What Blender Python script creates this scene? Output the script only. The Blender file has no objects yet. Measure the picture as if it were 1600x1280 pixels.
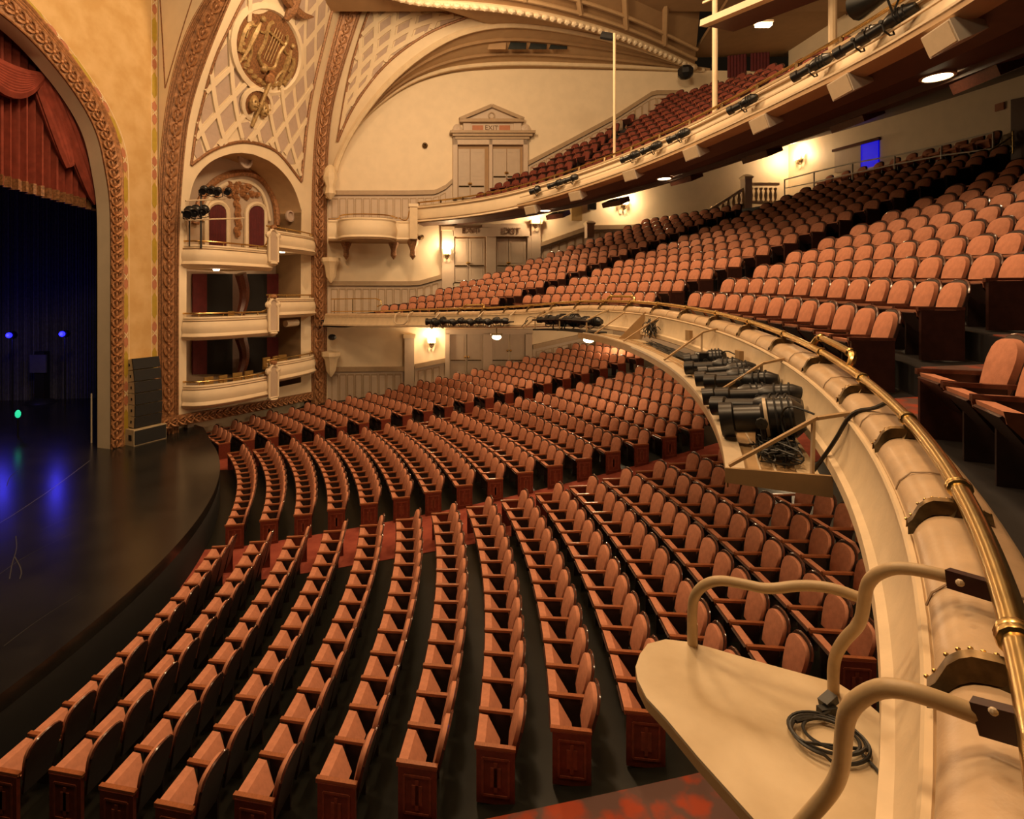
import bpy, math, random
import numpy as np
from mathutils import Vector, Matrix
from mathutils.geometry import tessellate_polygon
random.seed(7); rng = np.random.default_rng(7)
SC = bpy.context.scene
COL = SC.collection
pi = math.pi
# ------------------------------------------------------------------ camera, world, exposure, house lights
F, CX, HZ, ZC = 850.0, 700.0, 463.0, 6.46
cd = bpy.data.cameras.new('camera'); cam = bpy.data.objects.new('camera', cd); COL.objects.link(cam)
cam.location = (0, 0, ZC); cam.rotation_euler = (pi/2, 0, 0)
cd.sensor_width = 36; cd.lens = F/1600*36; cd.shift_x = (800-CX)/1600; cd.shift_y = -(640-HZ)/1600
cd.clip_start = .05; cd.clip_end = 200
SC.camera = cam
w = bpy.data.worlds.new('world'); SC.world = w; w.use_nodes = True
w.node_tree.nodes['Background'].inputs[0].default_value = (1, .62, .32, 1)
w.node_tree.nodes['Background'].inputs[1].default_value = .006
vs = SC.view_settings
vs.view_transform = 'Standard'; vs.look = 'None'; vs.gamma = 1; vs.exposure = 0; vs.use_curve_mapping = False
SC.display_settings.display_device = 'sRGB'
SC.cycles.max_bounces = 6; SC.cycles.diffuse_bounces = 4; SC.cycles.glossy_bounces = 3
SC.cycles.use_denoising = True
SC.cycles.sample_clamp_indirect = 4
WARM = (1, .68, .37)
def lamp(name, kind, loc, e, col=WARM, size=.1, to=None, spot=None, blend=.5):
    d = bpy.data.lights.new(name, kind); d.energy = e; d.color = col
    if kind == 'AREA': d.shape = 'DISK'; d.size = size
    else: d.shadow_soft_size = size
    if spot: d.spot_size = math.radians(spot); d.spot_blend = blend
    o = bpy.data.objects.new(name, d); COL.objects.link(o); o.location = loc
    if to is not None:
        o.rotation_euler = (Vector(to)-Vector(loc)).to_track_quat('-Z', 'Y').to_euler()
    return o
# chandelier clusters of the dome (above the frame); last is an added stage-side fill
for p_, e_ in (((-5, 10, 17.2), 1900), ((0, 18, 17.6), 2600), ((0, 3, 17.2), 1600), ((5, 11, 18.4), 2300), ((-5, 5, 14), 1050)): lamp('house_light', 'POINT', p_, e_, size=.9)
# dim work light over the apron
lamp('stage_work_light', 'SPOT', (-9, 11, 18), 250, size=.5, to=(-13, 14, 1), spot=70)

# ------------------------------------------------------------------ helpers
def V(*a): return np.array(a, float)
def ray(px, py): return V((px-CX)/F, 1, (HZ-py)/F)
CAM = V(0, 0, ZC)
def atY(px, py, Y): return CAM+ray(px, py)*Y
def atZ(px, py, z):
    r = ray(px, py); return CAM+r*((z-ZC)/r[2])
def onpl(px, py, a, b):
    """point of the ray on the vertical plane through plan points a, b"""
    r = ray(px, py); d = (b[0]-a[0], b[1]-a[1]); n = (-d[1], d[0])
    t = (n[0]*a[0]+n[1]*a[1])/(n[0]*r[0]+n[1]*r[1]); return CAM+r*t
def nrm(v):
    v = np.asarray(v, float); return v/(np.linalg.norm(v)+1e-12)
def resamp(P, n):
    P = np.asarray(P, float); s = np.r_[0, np.cumsum(np.linalg.norm(np.diff(P, axis=0), axis=1))]
    t = np.linspace(0, s[-1], n); return np.stack([np.interp(t, s, P[:, i]) for i in range(P.shape[1])], 1)
def smooth(P, n, it=2):
    P = np.asarray(P, float)
    for _ in range(it):
        Q = [P[0]]
        for a, b in zip(P[:-1], P[1:]): Q += [a*.75+b*.25, a*.25+b*.75]
        Q.append(P[-1]); P = np.array(Q)
    return resamp(P, n)
class M:
    def __init__(s): s.v = []; s.f = []
    def add(s, v, f):
        b = len(s.v); s.v += [tuple(map(float, q)) for q in v]; s.f += [tuple(b+i for i in q) for q in f]; return s
    def box(s, c, sz, ex=(1, 0, 0), ey=(0, 1, 0), ez=(0, 0, 1)):
        c = np.asarray(c, float); ex, ey, ez = [np.asarray(e, float)*k/2 for e, k in zip((ex, ey, ez), sz)]
        v = [c+i*ex+j*ey+k*ez for k in (-1, 1) for j in (-1, 1) for i in (-1, 1)]
        return s.add(v, [(0, 2, 3, 1), (4, 5, 7, 6), (0, 1, 5, 4), (2, 6, 7, 3), (0, 4, 6, 2), (1, 3, 7, 5)])
    def bar(s, a, b, w, h, up=(0, 0, 1)):
        a, b = np.asarray(a, float), np.asarray(b, float); d = b-a; L = np.linalg.norm(d); ez = d/L
        ex = nrm(np.cross(up, ez)) if abs(np.dot(nrm(up), ez)) < .99 else V(1, 0, 0); ey = np.cross(ez, ex)
        return s.box((a+b)/2, (w, h, L), ex, ey, ez)
    def tube(s, P, r, n=8, cap=True):
        P = np.asarray(P, float); T = np.gradient(P, axis=0); T /= np.linalg.norm(T, axis=1)[:, None]+1e-12
        u = np.cross(T[0], (0, 0, 1) if abs(T[0][2]) < .9 else (1, 0, 0)); u = nrm(u)
        rs = np.broadcast_to(np.asarray(r, float), (len(P),)); v = []
        for p, t, q in zip(P, T, rs):
            u = nrm(u-t*np.dot(u, t)); w_ = np.cross(t, u)
            v += [p+q*(math.cos(2*pi*k/n)*u+math.sin(2*pi*k/n)*w_) for k in range(n)]
        f = [(i*n+k, i*n+(k+1) % n, (i+1)*n+(k+1) % n, (i+1)*n+k) for i in range(len(P)-1) for k in range(n)]
        if cap: f += [tuple(range(n))[::-1], tuple((len(P)-1)*n+k for k in range(n))]
        return s.add(v, f)
    def grid(s, G, flip=False, closed=False):
        G = np.asarray(G, float); a, b = G.shape[:2]; f = []
        for i in range(a-1):
            for j in range(b if closed else b-1):
                k = (j+1) % b; q = (i*b+j, i*b+k, (i+1)*b+k, (i+1)*b+j); f.append(q[::-1] if flip else q)
        return s.add(G.reshape(-1, 3), f)
    def ruled(s, A, B, n=24, m=2, flip=False):
        A, B = resamp(A, n), resamp(B, n); return s.grid([[a*(1-t)+b*t for t in np.linspace(0, 1, m)] for a, b in zip(A, B)], flip)
    def slab(s, A, B, off, n=24):
        """ruled strip A-B thickened by the vector(s) off"""
        A, B = resamp(A, n), resamp(B, n); o = np.asarray(off, float)
        G = np.stack([A, B, B+o, A+o], 1); s.grid(G, closed=True)
        b = len(s.v)-4*n; s.f += [(b, b+1, b+2, b+3), (b+4*n-1, b+4*n-2, b+4*n-3, b+4*n-4)]; return s
    def poly(s, pts, off):
        """planar polygon pts (3D) thickened by off"""
        pts = [np.asarray(p, float) for p in pts]; n = len(pts)
        tri = tessellate_polygon([[Vector(p) for p in pts]]); o = np.asarray(off, float)
        return s.add(pts+[p+o for p in pts], [tuple(t) for t in tri]+[tuple(i+n for i in t[::-1]) for t in tri]+[(i, (i+1) % n, (i+1) % n+n, i+n) for i in range(n)])
    def lathe(s, prof, o=(0, 0, 0), n=12, ex=(1, 0, 0), ey=(0, 1, 0), ez=(0, 0, 1), a0=0, a1=2*pi):
        o, ex, ey, ez = map(lambda q: np.asarray(q, float), (o, ex, ey, ez)); cl = abs(a1-a0-2*pi) < 1e-6
        A = np.linspace(a0, a1, n+1)[:n] if cl else np.linspace(a0, a1, n)
        G = [[o+ez*z+r*(math.cos(a)*ex+math.sin(a)*ey) for a in A] for r, z in prof]; return s.grid(G, closed=cl)
    def ball(s, c, r, n=8, sc=(1, 1, 1)):
        c = np.asarray(c, float); prof = [(max(math.sin(t), 1e-3), -math.cos(t)) for t in np.linspace(0, pi, n//2+2)]
        G = [[c+r*V(p*math.cos(a)*sc[0], p*math.sin(a)*sc[1], z*sc[2]) for a in np.linspace(0, 2*pi, n+1)[:n]] for p, z in prof]
        return s.grid(G, closed=True)
    def sweep(s, prof, fr, closed=False):
        """prof [(a,b)] carried along frames [(o, ea, eb)]"""
        return s.grid([[o+a*ea+b*eb for a, b in prof] for o, ea, eb in fr], closed=closed)
    def mesh(s, name, off=(0, 0, 0), sm=True):
        me = bpy.data.meshes.new(name); o = np.asarray(off, float)
        me.from_pydata([(x-o[0], y-o[1], z-o[2]) for x, y, z in s.v], [], s.f); me.update()
        if sm:
            me.shade_smooth(); me.set_sharp_from_angle(angle=.6)
        return me
LOCS = {}
def wloc(o):
    return LOCS.get(o.name, V(0, 0, 0)) if o is not None else V(0, 0, 0)
def tag(o, label=None, cat=None, group=None, kind=None):
    for k, v in (('label', label), ('category', cat), ('group', group), ('kind', kind)):
        if v: o[k] = v
    return o
def obj(name, m, mat, parent=None, label=None, cat=None, group=None, kind=None, sm=True, base=None):
    """link m (world coordinates) as one object; a child is stored relative to its parent's place"""
    if base is None:
        if parent is not None: base = wloc(parent)
        elif kind == 'structure': base = V(0, 0, 0)
        else:
            a = np.array(m.v); base = V(*((a.min(0)+a.max(0))/2)); base[2] = a[:, 2].min()
    me = m.mesh(name, base, sm); me.materials.append(mat)
    o = bpy.data.objects.new(name, me); COL.objects.link(o)
    if parent is not None: o.parent = parent; o.location = base-wloc(parent)
    else: o.location = base
    LOCS[o.name] = V(*base)
    return tag(o, label, cat, group, kind)
def thing(name, loc, label, cat, group=None, rz=0):
    o = bpy.data.objects.new(name, None); COL.objects.link(o); o.location = loc; o.rotation_euler = (0, 0, rz)
    LOCS[o.name] = V(*loc); o.empty_display_size = .1
    return tag(o, label, cat, group)
def inst(name, me, parent=None, loc=(0, 0, 0), rot=None, **k):
    o = bpy.data.objects.new(name, me); COL.objects.link(o)
    if parent is not None: o.parent = parent
    if rot is not None: o.matrix_local = Matrix.Translation(Vector(loc)) @ rot
    else: o.location = loc
    return tag(o, **k)
def frame(ex, ey, ez):
    return Matrix([[ex[i], ey[i], ez[i], 0] for i in range(3)]+[[0, 0, 0, 1]])
def copytree(o, parent=None):
    c = o.copy(); COL.objects.link(c)
    if parent is not None: c.parent = parent
    for ch in list(o.children): copytree(ch, c)
    return c
def text(body, parent, c, ex, ez, h, mat, depth=.01):
    d = bpy.data.curves.new('lettering', 'FONT'); d.body = body; d.size = h*1.4; d.align_x = 'CENTER'; d.align_y = 'CENTER'; d.extrude = depth; d.resolution_u = 2
    fo = bpy.data.objects.new('lettering_curve', d); COL.objects.link(fo); bpy.context.view_layer.update()
    me = bpy.data.meshes.new_from_object(fo.evaluated_get(bpy.context.evaluated_depsgraph_get())); bpy.data.objects.remove(fo); me.materials.clear(); me.materials.append(mat)
    o = bpy.data.objects.new('lettering', me); COL.objects.link(o); o.parent = parent
    ex, ez = nrm(ex), nrm(ez); o.matrix_local = Matrix.Translation(Vector(np.asarray(c)-wloc(parent))) @ frame(ex, ez, np.cross(ex, ez)); return o
ORD = 'zeroth first second third fourth fifth sixth seventh eighth ninth tenth eleventh twelfth thirteenth fourteenth fifteenth sixteenth seventeenth eighteenth nineteenth twentieth'.split()+['%dth' % i for i in range(21, 60)]

# ------------------------------------------------------------------ materials
def S2L(c):
    return tuple(((x/255+.055)/1.055)**2.4 if x > 10 else x/255/12.92 for x in c)
def mat(name, col, rough=.6, metal=0, var=.12, scale=6, col2=None, bump=0, bscale=40, spec=.5, emis=None, es=0, coat=0, stretch=None):
    m = bpy.data.materials.new(name); m.use_nodes = True; nt = m.node_tree; b = nt.nodes['Principled BSDF']
    b.inputs['Roughness'].default_value = rough; b.inputs['Metallic'].default_value = metal
    b.inputs['Specular IOR Level'].default_value = spec; b.inputs['Coat Weight'].default_value = coat
    if emis: b.inputs['Emission Color'].default_value = (*emis, 1); b.inputs['Emission Strength'].default_value = es
    col = tuple(col); c2 = col2 or tuple(x*(1-var) for x in col)
    tc = nt.nodes.new('ShaderNodeTexCoord'); no = nt.nodes.new('ShaderNodeTexNoise'); no.inputs['Scale'].default_value = scale; no.inputs['Detail'].default_value = 5
    src = tc.outputs['Object']
    if stretch:
        mp = nt.nodes.new('ShaderNodeMapping'); mp.inputs['Scale'].default_value = stretch; nt.links.new(src, mp.inputs[0]); src = mp.outputs[0]
    nt.links.new(src, no.inputs['Vector'])
    rp = nt.nodes.new('ShaderNodeValToRGB'); rp.color_ramp.elements[0].position = .35; rp.color_ramp.elements[1].position = .65
    rp.color_ramp.elements[0].color = (*c2, 1); rp.color_ramp.elements[1].color = (*col, 1)
    nt.links.new(no.outputs['Fac'], rp.inputs[0]); nt.links.new(rp.outputs[0], b.inputs['Base Color'])
    if bump:
        n2 = nt.nodes.new('ShaderNodeTexNoise'); n2.inputs['Scale'].default_value = bscale; n2.inputs['Detail'].default_value = 3; nt.links.new(src, n2.inputs['Vector'])
        bp = nt.nodes.new('ShaderNodeBump'); bp.inputs['Strength'].default_value = bump; bp.inputs['Distance'].default_value = .02
        nt.links.new(n2.outputs['Fac'], bp.inputs['Height']); nt.links.new(bp.outputs[0], b.inputs['Normal'])
    return m
K = {}
K['cream'] = mat('cream_plaster', (.80, .66, .47), .6, var=.06, scale=2)
K['creamtrim'] = mat('cream_trim', (.74, .58, .38), .55, var=.1, scale=3)
K['parapet'] = mat('parapet_cream', (.72, .57, .38), .5, var=.12, scale=5, bump=.05, bscale=30)
K['leather'] = mat('padded_vinyl', (.60, .43, .27), .35, var=.18, scale=6, bump=.08, bscale=60)
K['yellow'] = mat('ochre_stage_wall', (.62, .42, .19), .7, col2=(.53, .33, .12), scale=1.6)
K['gold'] = mat('gilded_relief', (.47, .22, .095), .45, metal=.2, var=.5, scale=9, bump=.3, bscale=25)
K['goldd'] = mat('dark_gilding', (.36, .17, .075), .5, metal=.2, var=.55, scale=14, bump=.3, bscale=30)
K['goldl'] = mat('bright_gilding', (.50, .33, .14), .45, metal=.3, var=.45, scale=9)
K['mauve'] = mat('mauve_recess', (.50, .38, .31), .7, var=.06)
K['panel'] = mat('panelled_wood_paint', (.54, .42, .32), .5, var=.06, scale=3)
K['door'] = mat('door_paint', (.47, .365, .275), .45, var=.06, scale=3)
K['capw'] = mat('rail_wood_paint', (.40, .28, .17), .5, var=.1)
K['fabric'] = mat('orange_velvet', (.57, .245, .15), .85, var=.16, scale=14, bump=.08, bscale=90, spec=.2)
K['carved'] = mat('carved_wood_highlight', (.23, .06, .032), .35, var=.3, scale=15)
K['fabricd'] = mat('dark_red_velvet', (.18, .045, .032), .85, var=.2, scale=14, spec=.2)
K['rim'] = mat('seat_dark_wood', (.11, .035, .022), .25, var=.3, scale=20, coat=.3)
K['arm'] = mat('armrest_wood', (.36, .12, .05), .28, var=.3, scale=20, stretch=(1, 8, 8))
K['endp'] = mat('carved_end_wood', (.16, .033, .018), .35, var=.3, scale=15)
K['pan'] = mat('near_black_seat_wood', (.05, .018, .014), .35, var=.3, scale=15)
K['sign'] = mat('sign_lettering', (.16, .09, .05), .5)
K['scuff'] = mat('chalky_scuff', (.045, .045, .042), .7)
K['shell'] = mat('dark_seat_shell', (.035, .02, .018), .4, var=.3, scale=10)
K['floor'] = mat('dark_floor_paint', (.011, .011, .008), .36, spec=.28, var=.25, scale=3)
K['mfloor'] = mat('mezzanine_floor', (.02, .017, .018), .6, var=.3, scale=5)
K['stage'] = mat('stage_floor', (.02, .019, .017), .22, var=.35, scale=1.2, bump=.03, bscale=8)
K['black'] = mat('black_metal', (.012, .012, .014), .35, var=.3, scale=12)
K['blackm'] = mat('black_matte', (.01, .01, .011), .8)
K['drape'] = mat('black_drape', (.14, .14, .16), .9, var=.3)
K['brass'] = mat('polished_brass', (.80, .56, .22), .27, metal=1, var=.2, scale=12)
K['brassd'] = mat('aged_brass', (.20, .13, .06), .38, metal=.8, var=.5, scale=20)
K['steel'] = mat('painted_steel', (.62, .50, .35), .4, var=.08, scale=10)
K['tan'] = mat('tan_painted_pipe', (.50, .36, .2), .45, var=.12, scale=14, bump=.05)
K['tanboard'] = mat('tan_board', (.42, .27, .13), .5, var=.12)
K['ply'] = mat('worn_painted_board', (.62, .50, .33), .5, col2=(.46, .345, .2), scale=2.6, bump=.05)
K['curtain'] = mat('red_velvet_curtain', (.27, .055, .035), .8, var=.25, scale=4, spec=.2)
K['boxcurtain'] = mat('crimson_curtain', (.12, .012, .015), .8, var=.25, scale=4)
K['soffit'] = mat('brown_soffit', (.105, .05, .034), .5, var=.15)
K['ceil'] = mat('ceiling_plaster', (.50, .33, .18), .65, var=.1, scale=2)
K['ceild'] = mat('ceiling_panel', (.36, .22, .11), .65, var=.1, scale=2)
K['ptyellow'] = mat('painted_yellow', (.43, .30, .03), .6)
K['ptred'] = mat('painted_red', (.44, .17, .085), .6)
K['ptline'] = mat('painted_cream_line', (.78, .62, .40), .6)
K['white'] = mat('white_casing', (.74, .66, .56), .45, var=.05)
K['spkgrey'] = mat('speaker_frame_paint', (.5, .4, .25), .5, var=.15)
K['glow'] = mat('lamp_glow', (1, .9, .7), .5, emis=(1, .78, .45), es=14)
K['shade'] = mat('sconce_glow', (1, .85, .6), .5, emis=(1, .72, .36), es=8)
K['blue'] = mat('blue_stage_lamp', (.1, .1, 1), .5, emis=(.012, .012, 1), es=3.5)
K['bluepane'] = mat('blue_lit_doorway', (.0, .0, .06), .5, emis=(.003, .003, .8), es=.6)
K['green'] = mat('green_cue_lamp', (.05, .6, .3), .5, emis=(.02, .7, .35), es=1.0)
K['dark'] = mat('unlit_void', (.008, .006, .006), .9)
K['cable'] = mat('black_cable', (.014, .014, .013), .45)
K['mustard'] = mat('mustard_chair_fabric', (.32, .18, .045), .8, var=.2)
K['glass'] = mat('dark_vent', (.03, .035, .035), .3)
K['grille'] = mat('brass_grille', (.42, .27, .10), .5)
def carpet():
    m = mat('patterned_carpet', (.30, .062, .03), .95, spec=.1); nt = m.node_tree; b = nt.nodes['Principled BSDF']
    tc = nt.nodes.new('ShaderNodeTexCoord'); vo = nt.nodes.new('ShaderNodeTexVoronoi'); vo.inputs['Scale'].default_value = 4.5; vo.feature = 'SMOOTH_F1'; vo.inputs['Smoothness'].default_value = .35
    nz = nt.nodes.new('ShaderNodeTexNoise'); nz.inputs['Scale'].default_value = 6; mx = nt.nodes.new('ShaderNodeMix'); mx.data_type = 'RGBA'; mx.inputs[0].default_value = .2
    nt.links.new(tc.outputs['Object'], nz.inputs['Vector']); nt.links.new(tc.outputs['Object'], mx.inputs[6]); nt.links.new(nz.outputs['Color'], mx.inputs[7]); nt.links.new(mx.outputs[2], vo.inputs['Vector'])
    rp = nt.nodes.new('ShaderNodeValToRGB'); e = rp.color_ramp.elements; e[0].position = .3; e[0].color = (.33, .062, .03, 1); e[1].position = .62; e[1].color = (.13, .075, .065, 1)
    nt.links.new(vo.outputs['Distance'], rp.inputs[0]); nt.links.new(rp.outputs[0], b.inputs['Base Color']); return m
K['carpet'] = carpet(); K['carpet2'] = mat('worn_red_carpet', (.34, .085, .055), .95, col2=(.25, .055, .038), scale=3, spec=.1)
# ------------------------------------------------------------------ plan functions
C0 = V(-23.785, 10.314)            # centre of the orchestra rows
KT = np.arange(-4, 26); RT = 18.689+.8413*KT+.00183*KT*KT
def okR(k): return 18.689+.8413*k+.00183*k*k
def ozf(k): k = np.maximum(k, 0); return -.004+.0624*k+.00416*k*k
def ozR(R): return ozf(np.interp(R, RT, KT))
CM = V(-11.867, 11.709)            # centre of the mezzanine rows
def mR(k): return 17.718+.853*k
def mz(k, ph): return ZC-.217-.62+.342*k-.946*np.clip(ph-.285, -.74, .9)**2
UP = V(0, 0, 1)
STZ = 1.06
# ------------------------------------------------------------------ floor, carpets, stage
ph = np.linspace(-1.0, 1.25, 70); Rs = np.r_[17.5, 18.4, okR(np.arange(0, 24.))]
G = [[V(C0[0]+R*math.cos(a), C0[1]+R*math.sin(a), ozR(R)) for R in Rs] for a in ph]
obj('floor', M().grid(G), K['floor'], kind='structure', label='dark painted raked floor under the orchestra seats')
AIS = [(13.31, .1221), (6.207, .1049), (14.85, .1781), (22.0, .2133), (23.61, .2277)]   # plan lines Y = a + bX of the block edges
def isect(a, b, R):
    qa = 1+b*b; qb = 2*(b*(a-C0[1])-C0[0]); qc = C0[0]**2+(a-C0[1])**2-R*R
    X = (-qb+math.sqrt(qb*qb-4*qa*qc))/(2*qa); return V(X, a+b*X)
def strip(name, l0, l1, label, k0=-.9, k1=20, dz=.012):
    A, B = [], []
    for k in np.linspace(k0, k1, 40):
        R = okR(k); z = ozR(R)+dz; p, q = isect(*l0, R), isect(*l1, R); A.append(V(*p, z)); B.append(V(*q, z))
    obj(name, M().slab(A, B, (0, 0, -.01), 40), K['carpet' if 'flowers' in label else 'carpet2'], label=label, cat='carpet')
strip('aisle_carpet', (12.75, .1221), (14.95, .1781), 'worn red carpet strip of the centre aisle between the near and middle seat blocks')
wr = [V(C0[0]+okR(23)*math.cos(a), C0[1]+okR(23)*math.sin(a), ozR(okR(23))) for a in np.linspace(-.35, .62, 40)]
obj('wall_rear', M().slab(wr, [p+V(0, 0, 3.2) for p in wr], (.15, 0, 0), 40), K['panel'], kind='structure', label='grey-brown rear wall of the orchestra level')
strip('aisle_carpet', (22.0, .2133), (23.6, .2277), 'narrow red carpet strip of the far aisle leading up from the stage')
strip('aisle_carpet', (3.6, .09), (6.03, .072), 'broad red carpet with grey flowers below the white shelf', 4.2)
# stage: apron arc, wings
arc = [V(C0[0]+17.95*math.cos(a), C0[1]+17.95*math.sin(a), STZ) for a in np.linspace(-.75, .575, 48)]
L0, R0, Kp, J, R1 = V(-10.70, 21.6), V(-7.22, 28.8), V(-11.25, 21.1), V(-11.93, 19.2), V(-6.55, 29.3)
dB = nrm(R0-L0); nB = V(dB[1], -dB[0]); nB3 = V(nB[0], nB[1], 0); dB3 = V(dB[0], dB[1], 0)
e = L0+dB*1.0
outl = arc+[V(e[0]+.2, e[1]-.1, STZ), V(e[0]-.6, e[1]+.6, STZ), V(-11.6, 21.8, STZ), V(-13, 33, STZ), V(-26, 33, STZ), V(-26, -8, STZ), V(-11, -8, STZ)]
obj('floor_stage', M().poly(outl, (0, 0, -.25)), K['stage'], kind='structure', label='glossy black stage floor with scuff marks')
fa = [p-V(0, 0, .06) for p in arc]
obj('stage_front', M().slab(fa, [p-V(0, 0, 1.06) for p in arc], (-.06, 0, 0), 40), K['blackm'], kind='structure', label='black curved face of the stage apron')
for pts in ([(14, 905), (18, 880), (26, 858), (24, 838)], [(22, 870), (34, 892), (30, 905)], [(-5, 900), (40, 868), (120, 830)], [(5, 1010), (60, 968), (130, 925)], [(60, 830), (150, 790), (230, 765)], [(10, 760), (14, 745), (30, 735)]):
    q_ = smooth([atZ(x, y, STZ+.002) for x, y in pts], 12); obj('scuff_mark', M().slab(q_, q_+V(.008, .018, 0), (0, 0, .001), 12), K['scuff'], bpy.data.objects['floor_stage'])
# chalky scuff line across the stage
sc_ = [atZ(x, y, STZ+.003) for x, y in ((-30, 835), (20, 805), (80, 765), (140, 720))]
obj('floor_tape', M().slab(sc_, [p+V(0, .04, 0) for p in sc_], (0, 0, .002), 12), mat('tape', (.22, .22, .22), .5), label='long pale tape line running across the black stage floor', cat='tape')

# ------------------------------------------------------------------ stage wall with the arch
def ppw(px, py): return onpl(px, py, J, Kp)
dP = nrm(Kp-J); nP = V(dP[1], -dP[0]); nP3 = V(nP[0], nP[1], 0)
inner = [(172, 702), (172, 500), (172, 340), (169, 300), (162, 260), (154, 220), (140, 185), (112, 140), (82, 102), (45, 60), (0, 22), (-60, -20), (-130, -60)]
outer = [(190, 695), (190, 500), (190, 340), (189.5, 290), (189, 250), (182, 218), (172, 190), (147, 142), (107, 85), (75, 45), (42, 5), (-10, -45), (-80, -100)]
Ain = smooth([ppw(*p) for p in inner], 70); Aou = smooth([ppw(*p) for p in outer], 70)
Ain[:, 2][0] = STZ; Aou[:, 2][0] = STZ
edge = [V(*Kp, z) for z in np.linspace(STZ, 19, 70)]
obj('wall_stage', M().slab(Aou, edge, -nP3*.3, 70), K['yellow'], kind='structure', label='mottled ochre plaster wall beside the stage arch')
tr = obj('trim_1', M().slab(Ain, Aou, nP3*.07, 70), K['goldd'], kind='structure', label='gilded leaf moulding round the stage arch')
jamb = Ain-V(nP[0], nP[1], 0)*.62
obj('trim_2', M().slab(Ain, jamb, V(-.02, .05, 0), 70), K['cream'], kind='structure', label='plain cream reveal of the stage arch')
def leaf_unit(w, h):
    """a pair of curling acanthus leaves about a bud: local x across, y along, z out"""
    m = M()
    for s in (-1, 1):
        P = [V(s*w*.05, -h*.45, .01), V(s*w*.30, -h*.25, .05), V(s*w*.40, h*.05, .05), V(s*w*.25, h*.3, .06), V(s*w*.08, h*.22, .07), V(s*w*.14, h*.08, .05)]
        m.tube(smooth(P, 7, 1), [w*.05, w*.11, w*.12, w*.1, w*.08, w*.07, w*.04], 5)
    m.ball((0, h*.36, .05), w*.13, 6, (1, 1, .8)); m.ball((0, -h*.05, .03), w*.12, 6, (.8, 2, .6))
    return m
def along(parent, name, me, A, B, pitch, nvec, t=.5, off=.05, s0=.2, s1=None, alt=False):
    """set copies of me along the mid line of strip A-B as parts of parent"""
    P = np.asarray(A)*(1-t)+np.asarray(B)*t; s = np.r_[0, np.cumsum(np.linalg.norm(np.diff(P, axis=0), axis=1))]; base = wloc(parent)
    D = np.asarray(B)-np.asarray(A); q = s0; i = 0
    while q < (s1 or s[-1]-.1):
        c = V(*[np.interp(q, s, P[:, k]) for k in range(3)]); c2 = V(*[np.interp(q+.05, s, P[:, k]) for k in range(3)]); ac = V(*[np.interp(q, s, D[:, k]) for k in range(3)])
        ey = nrm(c2-c); ex = nrm(ac-ey*np.dot(ac, ey)); ez = np.cross(ex, ey)
        if np.dot(ez, nvec) < 0: ex, ez = -ex, -ez
        inst(name, me[i % len(me)] if isinstance(me, list) else me, parent, c+ez*off-base, frame(ex, ey, ez)); q += pitch; i += 1
u1 = leaf_unit(.50, .40).mesh('scroll_ornament'); u1.materials.append(K['gold'])
along(tr, 'scroll_ornament', u1, Ain, Aou, .33, nP3, .40, .07)
for q, r in ((.03, .035), (.74, .05), (.86, .035), (.97, .05)): obj('bead_moulding', M().tube((Ain*(1-q)+Aou*q+nP3*.07)[::2], r, 6), K['gold'], tr)
def border(parent, A, w, nvec, seq=1.15):
    """painted yellow lozenges and pairs of red ones along a polyline, as flat plates"""
    A = np.asarray(A); s = np.r_[0, np.cumsum(np.linalg.norm(np.diff(A, axis=0), axis=1))]; q = .3; i = 0
    def plate(name, q0, q1, ww, mt):
        c, d = [V(*[np.interp(x, s, A[:, k]) for k in range(3)]) for x in (q0, q1)]
        ey = nrm(d-c); ex = nrm(np.cross(ey, nvec)); L = np.linalg.norm(d-c); t = min(.16, L*.3)
        pts = [c, c+ex*ww/2+ey*t, d+ex*ww/2-ey*t, d, d-ex*ww/2-ey*t, c-ex*ww/2+ey*t]
        o = nvec*.006
        obj(name, M().poly([p+o for p in pts], nvec*.008), mt, parent, sm=False)
    while q < s[-1]-1.9:
        plate('yellow_panel', q, q+1.0, w, K['ptyellow']); 
        plate('red_panel', q+1.1, q+1.52, w*.95, K['ptred']); plate('red_panel', q+1.6, q+2.02, w*.95, K['ptred'])
        for ss in (-1, 1):
            c, d = [V(*[np.interp(x, s, A[:, k]) for k in range(3)]) for x in (q+1.46, q+1.66)]; ex = nrm(np.cross(nrm(d-c), nvec))*w*.4*ss
            obj('painted_cross', M().bar(c-ex+nvec*.02, d+ex+nvec*.02, .03, .012, nvec), K['ptline'], parent, sm=False)
        q += 2.12
ws = bpy.data.objects['wall_stage']
border(ws, (Aou+dP.tolist()[0]*0)+V(dP[0], dP[1], 0)*.17, .17, nP3)
border(ws, [V(*(Kp-dP*.17), z) for z in np.linspace(STZ, 18.5, 40)], .22, nP3)
for name, off in (('painted_line', .06), ('painted_line', .28)):
    obj(name, M().slab(Aou+V(dP[0], dP[1], 0)*off+nP3*.004, Aou+V(dP[0], dP[1], 0)*(off+.03)+nP3*.004, nP3*.004, 60), K['ptline'], ws)
    q = Kp-dP*(off-.005)*1.05; obj(name, M().box(V(*q, 9.8)+nP3*.005, (.03, .01, 17.4), (*dP, 0), (*nP, 0)), K['ptline'], ws)
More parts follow.
